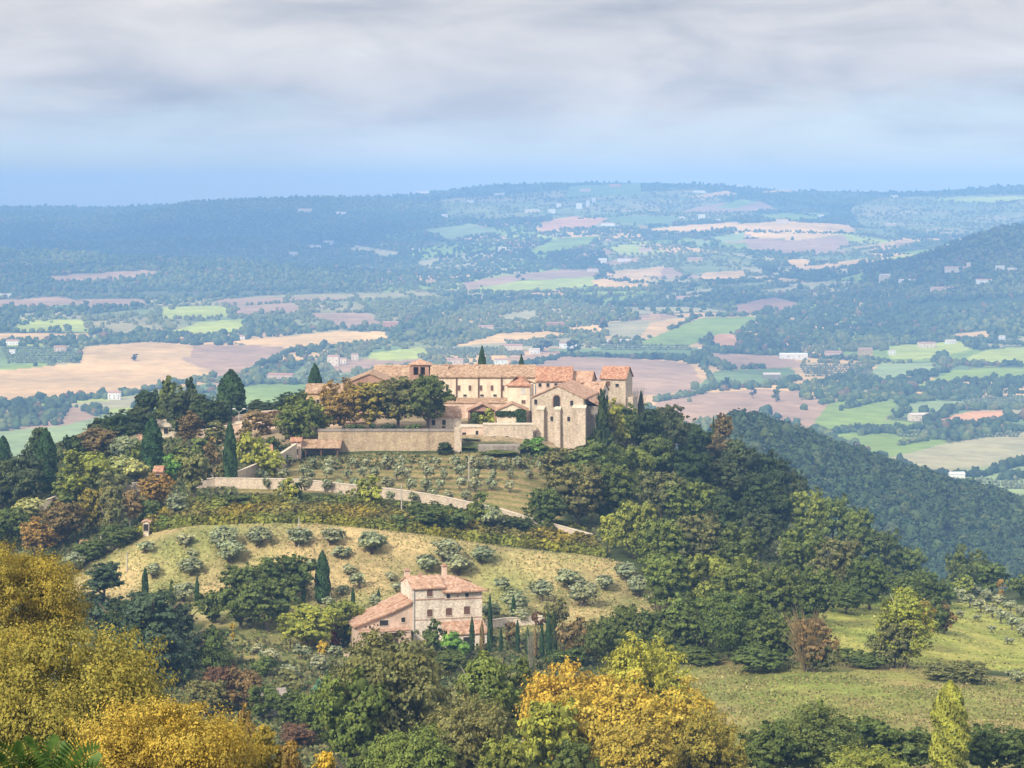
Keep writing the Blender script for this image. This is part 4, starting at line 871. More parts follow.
    # D cream square block with hip roof
    r, s = mon('square_lodge', 'square cream block with red hipped roof left of the church facade', 'monastery', 507.5, 425, 560, -8)
    block(r, 0, 22.5 * s, 0, 7, -3, 40 * s, 1.7, 'roof_red', 'plaster', over=.5, hipl=True, hipr=True)
    window(r, 16 * s, 34 * s, .85, 1.3, 0, pane='metal'); window(r, 16.2 * s, 23.3 * s, .95, .8, 0, pane='shutter'); window(r, 3.5, 33 * s, .8, 1.2, 0) if False else None
    b = MB(); b.box(22 * s + .2, 26 * s, -.4, 0, -3, 37 * s); b.build('buttress', M['grey_stone'], r)
    # small gabled building below the lodge
    r, s = mon('vine_covered_house', 'small cream gabled house hung with dark vines in front of the square lodge', 'house', 497, 427, 552, 0)
    block(r, 0, 30 * s, 0, 6, -2, 16.5 * s, 6.5 * s, 'roof_pale', 'plaster', axis='y', over=.45)
    rs = np.random.RandomState(8)
    for k, (x0, x1, z0, z1) in enumerate(((-.2, 4.6, 2.6, 3.5), (4.5, 6.6, .5, 4.0), (.5, 3.2, -.1, .8))):
        n = 420; P = np.stack([rs.uniform(x0, x1, n), rs.uniform(-.35, -.05, n), rs.uniform(z0, z1, n)], -1); V = quads(rs, P, unit(np.array([0, -1., .2]) + rs.normal(size=(n, 3)) * .5), .42)
        me = mesh_np('vine', V, np.arange(len(V)), 4, {'v': ('POINT', 'FLOAT', np.repeat(rs.rand(n), 4)), 'w': ('POINT', 'FLOAT', np.zeros(n * 4))}); o = link('vine', me, r, M['leaf']); o.color = (.045, .075, .025, 1)
    # open gabled barn with green inside
    r, s = mon('open_barn', 'open fronted gabled barn with shrubs growing before its dark opening', 'barn', 468, 427, 553, 0)
    W_ = 28 * s; b = MB(); b.prism([(0, -2), (.5, -2), (.5, 3.6), (W_ / 2, 5.35), (W_ - .5, 3.6), (W_ - .5, -2), (W_, -2), (W_, 3.9), (W_ / 2, 5.6), (0, 3.9)], 0, 6.5) if False else None
    b.box(0, .5, 0, 6.5, -2, 3.6); b.box(W_ - .5, W_, 0, 6.5, -2, 3.6); b.box(.5, W_ - .5, 6, 6.5, -2, 3.6); b.prism([(0, 3.603), (W_, 3.603), (W_ / 2, 5.2)], .3, .7); b.build('wall', M['brick'], r)
    b = MB(); b.prism([(-.4, 3.5), (W_ / 2, 5.25), (W_ + .4, 3.5), (W_ + .4, 3.72), (W_ / 2, 5.48), (-.4, 3.72)], -.4, 6.8); b.build('roof', M['roof_pale'], r)
    # lower left small house
    r, s = mon('gate_cottage', 'small stone cottage with a red pitched roof at the right end of the great wall', 'cottage', 430, 431, 548, 6)
    block(r, 0, 31 * s, 0, 6.5, -3, 14.5 * s, 1.9, 'roof_pale', 'farm_stone', over=.4)
    for x in (3.5, 14): window(r, x * s, 8.5 * s, .8, 1.15, 0)
    b = MB(); b.box(12 * s, 15.5 * s, -.04, .05, -.5, 1.1); b.build('door', M['shutter'], r)
    window(r, 31 * s, 8 * s, .7, 1.2, 3.0, face='right')
    # garden front wall with door, window and arches
    r, s = mon('garden_house', 'low flat pale garden front with a dark door and slit window', 'outbuilding', 461, 441, 541, 0)
    b = MB(); b.box(0, 22 * s, 0, 5, -3, 13.5 * s); b.build('wall', M['pink_plaster'], r)
    b = MB(); b.box(-.2, 22 * s + .2, -.2, 5.2, 13.5 * s + .003, 13.5 * s + .3); b.build('roof', M['lime'], r)
    b = MB(); b.box(1.2 * s, 5 * s, -.05, .05, 0, 8.5 * s); b.build('door', M['dark'], r); window(r, 16 * s, 6.5 * s, .6, 1.7, 0)
    r, s = mon('arched_terrace', 'grey stone terrace wall with two low arches below the church', 'terrace', 483, 441, 540, 0)
    W_ = 50 * s; b = MB(); b.box(0, W_, 0, 2.5, -3, 16 * s); b.build('wall', M['stone'], r)
    b = MB(); b.box(-.05, W_ + .05, -.12, 2.6, 16 * s + .003, 16 * s + .28); b.build('coping', M['lime'], r)
    for cx in (11, 24):
        for nm, w2, y, mt in (('arch_surround', 5.2 * s, -.05, 'lime'), ('arch_opening', 4.2 * s, -.09, 'dark')):
            pts = [(cx * s + w2 * math.cos(a), .35 + w2 * .85 * math.sin(a)) for a in np.linspace(0, math.pi, 13)]; b = MB(); b.prism(pts, y, y + .12); b.build(nm, M[mt], r)
    b = MB(); b.box(-1, 37 * s, -8.2, -.13, -7, -.25); b.build('lower_wall', M['grey_stone'], r)
    # E church
    r, s = mon('church', 'tall stone church front with an arched window and three stepped buttresses', 'church', 532, 446, 545, -12)
    W_ = 11.9; He = 11.3; Ha = 13.7; D = 17
    b = MB(); b.prism([(0, -5), (W_, -5), (W_, He - .3), (W_ / 2, Ha), (0, He - .3)], 0, D); b.build('wall', M['stone'], r)
    k = (Ha - He + .3) / (W_ / 2); o = .5; b = MB(); b.prism([(-o, He - .3 - k * o), (W_ / 2, Ha + .02), (W_ + o, He - .3 - k * o), (W_ + o, He - k * o), (W_ / 2, Ha + .3), (-o, He - k * o)], -.3, D + .3); b.build('roof', M['roof_pale'], r)
    for nm, w2, y, mt in (('window_surround', .95, -.06, 'brick'), ('arched_window', .75, -.1, 'dark')):
        pts = [(5.7 - w2, 9.0)] + [(5.7 - w2 * math.cos(a), 10.9 + w2 * math.sin(a)) for a in np.linspace(0, math.pi, 11)] + [(5.7 + w2, 9.0)]; b = MB(); b.prism(pts, y, y + .12); b.build(nm, M[mt], r)
    for x, z, w, h in ((.9, 10.0, .75, 1.2), (9.2, 9.9, .75, 1.2), (4.6, 6.3, .7, 1.05), (8.5, 6.3, .7, 1.05)): window(r, x, z, w, h, 0)
    def buttress(x0, x1, top, bot=-5, d=1.6):
        b = MB(); b.add([(x0, -d, bot), (x1, -d, bot), (x1, -.004, bot), (x0, -.004, bot), (x0 + .1, -d * .62, top - .5), (x1 - .1, -d * .62, top - .5), (x1 - .1, -.004, top), (x0 + .1, -.004, top)], [(0, 3, 2, 1), (4, 5, 6, 7), (0, 1, 5, 4), (1, 2, 6, 5), (2, 3, 7, 6), (3, 0, 4, 7)])
        q = b.build('buttress', M['stone'], r); c = MB(); c.add([(x0 - .02, -d * .7, top - .52), (x1 + .02, -d * .7, top - .52), (x1 + .02, -.003, top + .02), (x0 - .02, -.003, top + .02), (x0 - .02, -d * .7, top - .3), (x1 + .02, -d * .7, top - .3), (x1 + .02, -.003, top + .25), (x0 - .02, -.003, top + .25)], [(0, 3, 2, 1), (4, 5, 6, 7), (0, 1, 5, 4), (1, 2, 6, 5), (2, 3, 7, 6), (3, 0, 4, 7)]); c.build('buttress_cap', M['lime'], q)
    buttress(1.3, 3.1, 8.9, -5, 2.2); buttress(5.4, 6.8, 8.9, -5, 1.5); buttress(9.5, 12.6, 9.3, -5, 1.5)
    b = MB(); b.box(W_ + .003, W_ + 2.8, 3, 15, -5, 9.0); b.build('shade_grey_side_wall', M['grey_stone'], r)  # grey stone puts the shade of the church's right side into the colour
    b = MB(); b.prism([(W_ + .01, 10.7), (W_ + 3.2, 9.1), (W_ + 3.2, 9.35), (W_ + .01, 10.95)], 2.6, 15.4); b.build('side_chapel_roof', M['roof_pale'], r)
    # F right cluster
    r, s = mon('sacristy', 'pale tiled sacristy building joined behind the church on the right', 'monastery', 570, 425, 578, -10)
    block(r, 0, 21 * s, 0, 9, -3, 43 * s, 2.2, 'roof_pale', 'pink_plaster', over=.4)
    for x in (5, 13): window(r, x * s, 38 * s, .7, .8, 0)
    r, s = mon('linked_house', 'small stepped house with a faded roof wedged between church and corner tower', 'house', 582, 425, 568, -14)
    block(r, 0, 20 * s, 0, 8, -3, 33 * s, 2.0, 'roof_pale', 'farm_stone', over=.4); window(r, 7 * s, 28 * s, .7, .9, 0); chimney(r, 3, 3, 34 * s + .5, .9, .6)
    r, s = mon('corner_tower_house', 'stone tower house with a bright red roof at the right end of the monastery', 'house', 600.5, 430, 580, -14)
    block(r, 0, 25.5 * s, 0, 8.5, -8, 52 * s, 2.4, 'roof_red', 'stone', over=.45)
    window(r, 8 * s, 46.5 * s, 1.0, 1.2, 0, pane='shutter'); window(r, 17 * s, 45 * s, .9, .8, 0)
    b = MB(); b.box(25.5 * s + .003, 25.5 * s + 1.6, 1, 7, -8, 33 * s); b.build('side_wall', M['stone'], r)
    # H great retaining wall
    b = MB()
    P0, P1 = (318, 533), (460, 535); z0 = -8
    x0, x1 = (318 - CX) * 533 / F, (460 - CX) * 535 / F; zt = CAMZ - (431 - HY) * 534 / F
    b.box(x0, x1, 533, 536.5, zt - 14, zt); w = b.build('great_retaining_wall', M['wall_stone']); tag(w, 'long high tan stone retaining wall holding up the monastery courtyard', 'wall')
    b = MB(); b.box(x0 - .1, x1 + .1, 532.85, 533.6, zt + .003, zt + .55); b.build('parapet', M['grey_stone'], w)
    b = MB(); b.box(x1 - 1.2, x1 + .4, 531.9, 532.84, zt - 14, zt + .9); b.build('corner_pier', M['stone'], w)
    # lean-to shelter at its left end
    r, s = mon('lean_to_shelter', 'dark open lean-to shed with a tiled roof against the left end of the great wall', 'shed', 304, 458, 529, 0)
    for x in (0.2, 3.6, 7.2): b = MB(); b.box(x, x + .3, 0, .3, -1, 2.2); b.build('post', M['shutter'], r)
    b = MB(); b.box(.2, 7.5, 3.2, 3.5, -1, 2.4); b.build('back_wall', M['grey_stone'], r)
    shed_roof(r, -.4, 7.9, -.3, 3.6, 2.25, 3.6, 'roof_brown')
monastery()

def simple_house(name, label, cat, px, py, wpx, wall, roof, h=4.5, rot=0, near=False, Y=None, depth=None, axis='x', group=None, tower=False):
    Y = Y or (find_near(px, py) if near else find_far(px, py)); s = Y / F; z = gz(px, Y); w = wpx * s * (1.15 if Y > 1500 else 1); h = h * (1.15 if Y > 1500 else 1); d = depth or min(max(6, w * .55), 14)
    r = empty(name, ((px - CX) * s - w / 2, Y, z), R(rot)); tag(r, label, cat, group)
    block(r, 0, w, 0, d, -6, h, (min(d, 9) * .20) if axis == 'x' else w * .2, roof, wall, axis=axis, over=.4)
    n = max(1, int(w / 4)); rows = max(1, int(h / 2.9))
    for i in range(min(n, 5)):
        for j in range(rows):
            if rows * n > 8 and (i + j) % 2: continue
            window(r, w * (i + .5) / min(n, 5), 1.7 + j * 2.8, 1.0, 1.3, 0)
    return r
H_ = simple_house
# near small buildings on the slope
H_('roadside_lodge', 'low white flat lodge beside the cypress on the left slope', 'lodge', 176, 442, 40, 'plaster', 'lime', 2.8, 4, True, Y=570)
H_('garden_shrine', 'tiny white shrine standing at the left edge of the vineyard', 'shrine', 146, 537, 5, 'plaster', 'roof_pale', 2.8, 0, True, depth=1.4, axis='y')
H_('field_hut', 'small white hut with a red roof among autumn trees at the far left', 'hut', 84, 556, 7, 'white', 'roof_red', 2.2, 0, True, depth=2, axis='x')
H_('orange_hut', 'terracotta coloured hut peeping out behind the round green tree', 'hut', 158, 486, 8, 'terracotta_wall', 'roof_red', 3.0, 0, True, depth=4)
H_('hidden_cabin', 'small cabin under the cedar showing only its red roof', 'cabin', 193, 665, 17, 'grey_stone', 'roof_red', 2.6, 5, True, depth=4)
H_('ridge_villa', 'terracotta villa just visible over the dark wood right of the monastery', 'villa', 718, 449, 30, 'terracotta_wall', 'roof_pale', 7.5, -8, True, Y=640)
H_('stone_shed', 'pale stone roofed shed sunk in bushes at the lower left', 'shed', 273, 718, 26, 'grey_stone', 'grey_stone', 2.6, 12, True, depth=4)
H_('gate_lodge', 'narrow pinkish gate lodge by the top of the walled lane', 'lodge', 296, 467, 10, 'pink_plaster', 'roof_red', 4.0, 0, True, Y=528, depth=3)
H_('lane_cottage', 'small red roofed cottage beside the walled lane', 'cottage', 266, 481, 12, 'pink_plaster', 'roof_red', 3.4, 8, True, Y=521, depth=5)
H_('terrace_house', 'dusty pink house half buried in shrubs on the left slope', 'house', 133, 462, 22, 'terracotta_wall', 'roof_pale', 3.2, 5, True, Y=545)
# walls and lanes
terrace_wall('lane_wall', [(196, 494), (215, 496), (300, 492), (400, 488), (440, 486), (500, 482), (525, 478), (592, 470)], [1.9, 2.0, 2.1, 2.0, 1.9, 1.9, 1.9, 1.6], 'long low stone wall above the vineyard following the lane', 'wall', 'stone', .5)
terrace_wall('stair_wall', [(238, 500), (258, 508), (278, 516), (297, 527)], [2.6, 3.0, 3.2, 3.6], 'stone wall climbing beside the lane to the gate lodge', 'wall', 'stone', .5)
terrace_wall('left_lane_wall', [(30, 500), (70, 505), (100, 502), (140, 500)], [1.8, 1.8, 1.8, 1.8], 'pale lane wall crossing the left slope below the round oak', 'wall', 'stone', .5)
terrace_wall('upper_wall', [(196, 560), (240, 563), (290, 560), (318, 538)], [2.0, 2.2, 2.6, 3.0], 'upper stone wall running left from the monastery', 'wall', 'pink_plaster', .5)

terrace_wall('car_park_wall', [(226, 584), (262, 582), (300, 578)], [2.2, 2.6, 2.6], 'pinkish wall under the twin street lamp', 'wall', 'pink_plaster', .6)
terrace_wall('lower_terrace_wall', [(192, 572), (215, 571), (244, 569)], [1.8, 2.0, 2.2], 'pale terrace wall behind the russet tree', 'wall', 'plaster', .6)
terrace_wall('farm_yard_wall', [(486, 413), (505, 414), (545, 416)], [1.3, 1.4, 1.2], 'pale yard wall behind the slim cypress row', 'wall', 'farm_stone', .6)
def street_lamp():
    Y = 575.0; r = empty('street_lamp', ((239 - CX) * Y / F, Y, gz(239, Y)), 0); tag(r, 'twin armed street lamp standing by the upper lane', 'street lamp')
    h = CAMZ - (409 - HY) * Y / F - gz(239, Y); b = MB(); b.tube((0, 0, 0), (0, 0, h - .8), .12, .08); b.build('pole', M['metal'], r)
    for sgn in (-1, 1):
        b = MB(); b.tube((0, 0, h - .8), (sgn * 1.2, 0, h), .06, .05); b.build('arm', M['metal'], r); b = MB(); b.box(sgn * 1.2 - .35, sgn * 1.2 + .35, -.15, .15, h - .05, h + .15); b.build('lamp_head', M['white'], r)
street_lamp()
def pole(px, top, bot, label, cap=True):
    Y = find_near(px, bot); z = gz(px, Y); h = CAMZ - (top - HY) * Y / F - z; r = empty('utility_pole', ((px - CX) * Y / F, Y, z)); tag(r, label, 'utility pole')
    b = MB(); b.tube((0, 0, -.5), (0, 0, h), .16, .11, 8); b.build('post', M['pole_wood'], r); b = MB(); b.tube((0, 0, h - .35), (0, -.22, h - .3), .05, .05, 5); b.build('insulator', M['white'], r)
pole(401.5, 484, 518, 'pale wooden utility pole below the lane wall in the middle of the hill'); pole(469, 456, 490, 'thin pole standing among the terrace olives'); pole(299, 518, 548, 'thin pole at the top edge of the dry olive field')
pole(127, 553, 571, 'short pole at the left corner of the dry field'); pole(101, 534, 556, 'small pole beside the field hut at the left')

FARH = [ # px, base, width, wall, roof, height, label
 (12, 345, 11, 'white', 'roof_far', 5, 'white house beyond the left edge of the tan field'), (60, 352, 10, 'pink_plaster', 'roof_red', 6, 'pink roofed house at the top of the left orchard'), (12, 354, 5, 'white', 'lime', 4, 'tiny white shed left of the orchard rows'),
 (114, 400, 11, 'white', 'roof_far', 7, 'white two storey house below the big tan field'), (235, 340, 17, 'white', 'roof_far', 4, 'long low pale farm between the green field and the tan strip'),
 (333, 366, 10, 'plaster', 'roof_far', 11, 'tall cream villa left of the bell tower'), (343, 365, 6, 'plaster', 'roof_far', 7, 'small cream house adjoining the tall villa'), (355, 361, 6, 'plaster', 'roof_far', 7, 'narrow cream house above the green strip left of the bell tower'),
 (391, 330, 14, 'terracotta_wall', 'roof_far', 10, 'big red house at the end of the tan strip'), (280, 379, 22, 'pink_plaster', 'roof_red', 4, 'low pink roofed farm behind the left cypress'),
 (431, 285, 8, 'ochre', 'roof_far', 8, 'yellow house at the left tip of the long mauve field'), (486, 332, 13, 'pink_plaster', 'roof_far', 7, 'tan house above the golden field behind the monastery'), (556, 328, 15, 'terracotta_wall', 'roof_red', 6, 'red roofed farmhouse amid trees behind the monastery'),
 (568, 349, 15, 'white', 'roof_red', 7, 'white house with red roof right of the dark round tree'), (512, 352, 18, 'plaster', 'roof_far', 7, 'cream hamlet house above the paired cypresses'), (455, 368, 14, 'pink_plaster', 'roof_far', 9, 'pinkish house just over the monastery roof at its left'),
 (501, 368, 11, 'white', 'roof_far', 9, 'white house just over the monastery roof between two cypresses'), (535, 354, 9, 'white', 'lime', 5, 'small white building right of the hamlet'), (603, 265, 4, 'white', 'lime', 7, 'tiny white house in the woods above the lime field'),
 (593, 272, 9, 'plaster', 'roof_far', 5, 'cream house at the edge of the upper tan field'), (620, 344, 22, 'white', 'lime', 4, 'long white greenhouse in the green meadow behind the corner tower'), (608, 226, 12, 'white', 'roof_far', 6, 'white farmhouse beside the upper golden field'),
 (643, 230, 8, 'ochre', 'roof_far', 8, 'yellow farmhouse left of the upper golden field'), (702, 219, 6, 'white', 'lime', 10, 'white building on the wooded upper slope'), (682, 220, 5, 'white', 'lime', 6, 'small white house above the golden strip'),
 (718, 222, 4, 'white', 'lime', 6, 'tiny white cottage right of the wooded white building'), (783, 224, 10, 'plaster', 'roof_far', 11, 'cream villa at the crossing of the pink upper fields'), (695, 263, 13, 'ochre', 'roof_far', 9, 'bright yellow villa on the middle slope'),
 (646, 253, 11, 'pink_plaster', 'roof_far', 7, 'pink farm above the orange field'), (625, 262, 11, 'white', 'roof_far', 6, 'pale farm directly above the orange field'), (603, 263, 7, 'white', 'lime', 7, 'white house left of the pale farm above the orange field'),
 (895, 198, 6, 'white', 'lime', 7, 'white house on the skyline meadow at the right'), (821, 218, 5, 'white', 'lime', 8, 'white house below the dark skyline wood'), (892, 226, 9, 'pink_plaster', 'lime', 6, 'pinkish house on the thinly wooded slope at the right'),
 (900, 247, 8, 'ochre', 'roof_far', 9, 'yellow house among pale fields on the right slope'), (886, 283, 9, 'plaster', 'lime', 13, 'tall round topped beige building at the foot of the dark right hill'), (910, 283, 16, 'white', 'lime', 4, 'long low white building beside the beige one'),
 (1000, 271, 8, 'white', 'lime', 6, 'white house right of the village church'), (1012, 272, 8, 'plaster', 'lime', 5, 'cream house near the right edge below the dark hill'), (984, 284, 14, 'white', 'roof_far', 5, 'long white house below the village church'),
 (948, 292, 26, 'pink_plaster', 'roof_far', 6, 'wide pink farm complex below the village church'), (655, 320, 9, 'ochre', 'roof_far', 7, 'cream house on the yellow knoll behind the corner tower'), (684, 301, 12, 'pink_plaster', 'roof_far', 6, 'pink hamlet house in the woods above the yellow knoll'),
 (671, 300, 8, 'white', 'roof_far', 6, 'white hamlet house in the woods above the yellow knoll'), (794, 360, 24, 'white', 'white', 6, 'big white roofed barn below the dark wood'), (772, 379, 15, 'grey_stone', 'lime', 5, 'grey shed standing alone in the dull green meadow'),
 (700, 352, 4, 'white', 'lime', 4, 'tiny white hut near the orange earth patch'), (834, 358, 14, 'pink_plaster', 'roof_far', 7, 'pink farmhouse right of the white barn'), (866, 358, 12, 'ochre', 'roof_far', 11, 'tall tan farmhouse left of the lime meadow'),
 (893, 355, 6, 'white', 'lime', 5, 'small white house at the lime meadow corner'), (928, 348, 15, 'plaster', 'roof_far', 6, 'cream house above the lime meadow at the right'), (952, 344, 9, 'white', 'lime', 4, 'low white shed right of the cream house'),
 (921, 422, 17, 'plaster', 'lime', 6, 'pale roofed farm beside the brown field at the right'), (1003, 341, 5, 'white', 'lime', 5, 'tiny white house near the right edge by the tan patch'), (958, 481, 13, 'white', 'white', 5, 'white roofed shed just over the dark spur'),
 (423, 193, 11, 'white', 'lime', 7, 'white building on the skyline left of centre'), (500, 196, 9, 'white', 'lime', 7, 'white house just under the central skyline'), (445, 218, 5, 'white', 'lime', 9, 'lone white house in the dark woods left of centre'),
 (533, 213, 13, 'plaster', 'lime', 7, 'cream house above the rusty field'), (552, 214, 6, 'white', 'lime', 11, 'white tower like house above the rusty field'), (559, 208, 4, 'white', 'lime', 11, 'narrow white house high in the central woods'),
 (579, 209, 5, 'white', 'lime', 15, 'leftmost white tower block in the upper woods'), (588, 207, 3, 'white', 'lime', 17, 'slim white tower between two others in the upper woods'), (594, 204, 3, 'white', 'lime', 17, 'topmost slim white tower in the upper woods'),
 (585, 192, 10, 'pink_plaster', 'roof_far', 8, 'pink house in the skyline meadow'), (615, 187, 10, 'terracotta_wall', 'roof_far', 8, 'reddish house on the central skyline meadow'), (416, 252, 7, 'white', 'lime', 6, 'white house at the pale clearing left of centre'),
 (503, 251, 7, 'plaster', 'lime', 7, 'cream house left of the upper green field'), (305, 213, 12, 'plaster', 'roof_far', 9, 'pale villa near the skyline at the left'), (341, 215, 9, 'white', 'lime', 6, 'low white house near the left skyline'),
 (313, 249, 13, 'white', 'lime', 7, 'pale hamlet house on the left hillside'), (328, 245, 8, 'white', 'lime', 9, 'white hamlet house on the left hillside'), (293, 257, 7, 'white', 'lime', 9, 'lowest white house of the left hillside hamlet'),
 (5, 298, 10, 'white', 'lime', 5, 'pale farm at the left edge above the thin woods'), (700, 193, 10, 'white', 'lime', 6, 'white farm beside the top tan field'), (738, 187, 7, 'white', 'lime', 6, 'small pale house on the skyline right of centre'),
 (560, 237, 6, 'white', 'lime', 6, 'small pale barn under the upper green field'), (470, 203, 6, 'white', 'lime', 7, 'small white cottage high on the wooded ridge'), (748, 238, 6, 'plaster', 'roof_far', 6, 'cream cottage at the left end of the mauve upper field')]
_rr = random.Random(3)
for px, py, w, wl, rf, h, lb in FARH: H_('farm_building' if w > 13 else 'valley_house', lb, 'house', px, py, w, wl, rf, h, _rr.uniform(-14, 14), group='houses scattered over the valley')
def village_church():
    Y = find_far(965, 271); s = Y / F; r = empty('village_church', ((945 - CX) * s, Y, gz(965, Y)), R(-4)); tag(r, 'long pale village church with a square tower at the foot of the dark right hill', 'church')
    block(r, 0, 27 * s, 0, 9, -5, 5.5, 1.8, 'roof_far', 'plaster', over=.3); b = MB(); b.box(22 * s, 26 * s, 9.3, 16, -5, 15); b.build('tower', M['plaster'], r)
    for x in (6, 18, 30): window(r, x, 3, 1.2, 2, 0)
village_church()
# ---------------------------------------------------------------- trees: (kind, column, top row, foot row, width, colour, label[, distance])
OL_F = [(146.7, 546, 18), (186, 541, 19), (223, 538, 31), (229, 551, 30), (191.5, 553, 12), (191, 567, 25), (154, 570, 20), (259, 537, 27), (297, 537, 26), (331, 537, 25), (372, 542, 30), (342, 553, 19), (444.5, 550, 30), (458.6, 565, 28), (481, 555, 25),
 (427.7, 564, 25), (503.6, 584, 18), (540.6, 590, 27), (568.7, 579, 27), (582.5, 593, 33), (605, 583, 21), (515, 602, 31), (625, 571.5, 25), (639, 586, 28), (655, 600, 20), (490, 611, 23), (520, 615, 22), (348.5, 569, 16), (359, 580, 20), (343, 590, 14),
 (391, 576, 13), (396, 587, 14), (313, 565, 16), (302, 583, 20), (330, 601, 15), (72, 563, 28), (107, 549, 11), (345, 628, 16), (374, 600, 16)]
def olives_field():
    rows = [(0, 546), (546, 561), (561, 577), (577, 590), (590, 700)]; names = ['top', 'second', 'middle', 'fourth', 'lowest']
    ordn = ['first', 'second', 'third', 'fourth', 'fifth', 'sixth', 'seventh', 'eighth', 'ninth', 'tenth', 'eleventh', 'twelfth', 'thirteenth', 'fourteenth']
    for (a, b), nm in zip(rows, names):
        for i, (x, y, w) in enumerate(sorted(t for t in OL_F if a <= t[1] < b)):
            sz = 'small' if w < 19 else 'large bushy' if w > 27 else 'round'
            tree('olive', x, y - .40 * w, y + .42 * w, w * 1.08, 'ol' if w > 22 else 'olb', f'{sz} grey green olive, {ordn[i]} from left in {nm} row of the dry field', group='olive trees on the dry field')
    names = ['uppermost', 'second', 'third', 'lowest']
    rs = random.Random(4)
    for j, (y, x0, x1, n) in enumerate(((468, 316, 540, 14), (479, 308, 532, 14), (490, 300, 512, 13), (501, 330, 470, 8))):
        for i in range(n):
            x = x0 + (x1 - x0) * i / (n - 1) + rs.uniform(-4, 4) - (x0 + (x1 - x0) * i / (n - 1) - 420) * .03 * j; w = rs.uniform(11, 16)
            tree('olive', x, y - w * .95, y + rs.uniform(0, 3), w * .95, 'ol' if rs.random() < .5 else 'olb', f'small olive, {ordn[i]} from left in the {names[j]} row of the terraced grove', group='olive trees on the terraces below the great wall')
    for i, (x, y) in enumerate(((262, 481), (272, 472), (283, 480), (290, 466), (303, 476), (284, 492), (268, 489))):
        tree('olive', x, y - 13, y, 14, 'ol', f'{ordn[i]} of the seven slope olives between the stair wall and the terraces', group='olive trees beside the stair wall')
    for i, (x, y, w) in enumerate(((958, 603, 17), (969, 608, 17), (980, 613, 18), (991, 618, 18), (1002, 624, 19), (1013, 630, 20), (1024, 637, 21))):
        tree('olive', x, y - 15, y, w, 'olb', f'olive, {ordn[i]} from left in the front diagonal row at the right edge', group='olive rows at the right edge')
    for i, (x, y, w) in enumerate(((975, 596, 15), (986, 600, 15), (998, 605, 16), (1010, 611, 16), (1022, 617, 17))):
        tree('olive', x, y - 12, y, w, 'olb', f'olive, {ordn[i]} from left in the rear diagonal row at the right edge', group='olive rows at the right edge')
    for i, (x, y, w) in enumerate(((961, 640 - 22, 12), (978, 622, 11), (992, 633, 11), (1008, 645, 13))):
        tree('olive', x, y - 8, y, w, 'ol', f'low olive bush, {ordn[i]} from left, in the meadow under the olive rows', group='low olives under the right rows')
    for i, (x, y, w) in enumerate(((301, 651, 19), (268.6, 657, 23), (318, 663, 23), (335, 651, 15), (256, 648, 14), (289, 672, 20))):
        tree('olive', x, y - .42 * w, y + .42 * w, w, 'olb', f'grey olive, {ordn[i]} of the garden olives left of the farmhouse wing', group='olives in the garden left of the farmhouse')
olives_field()

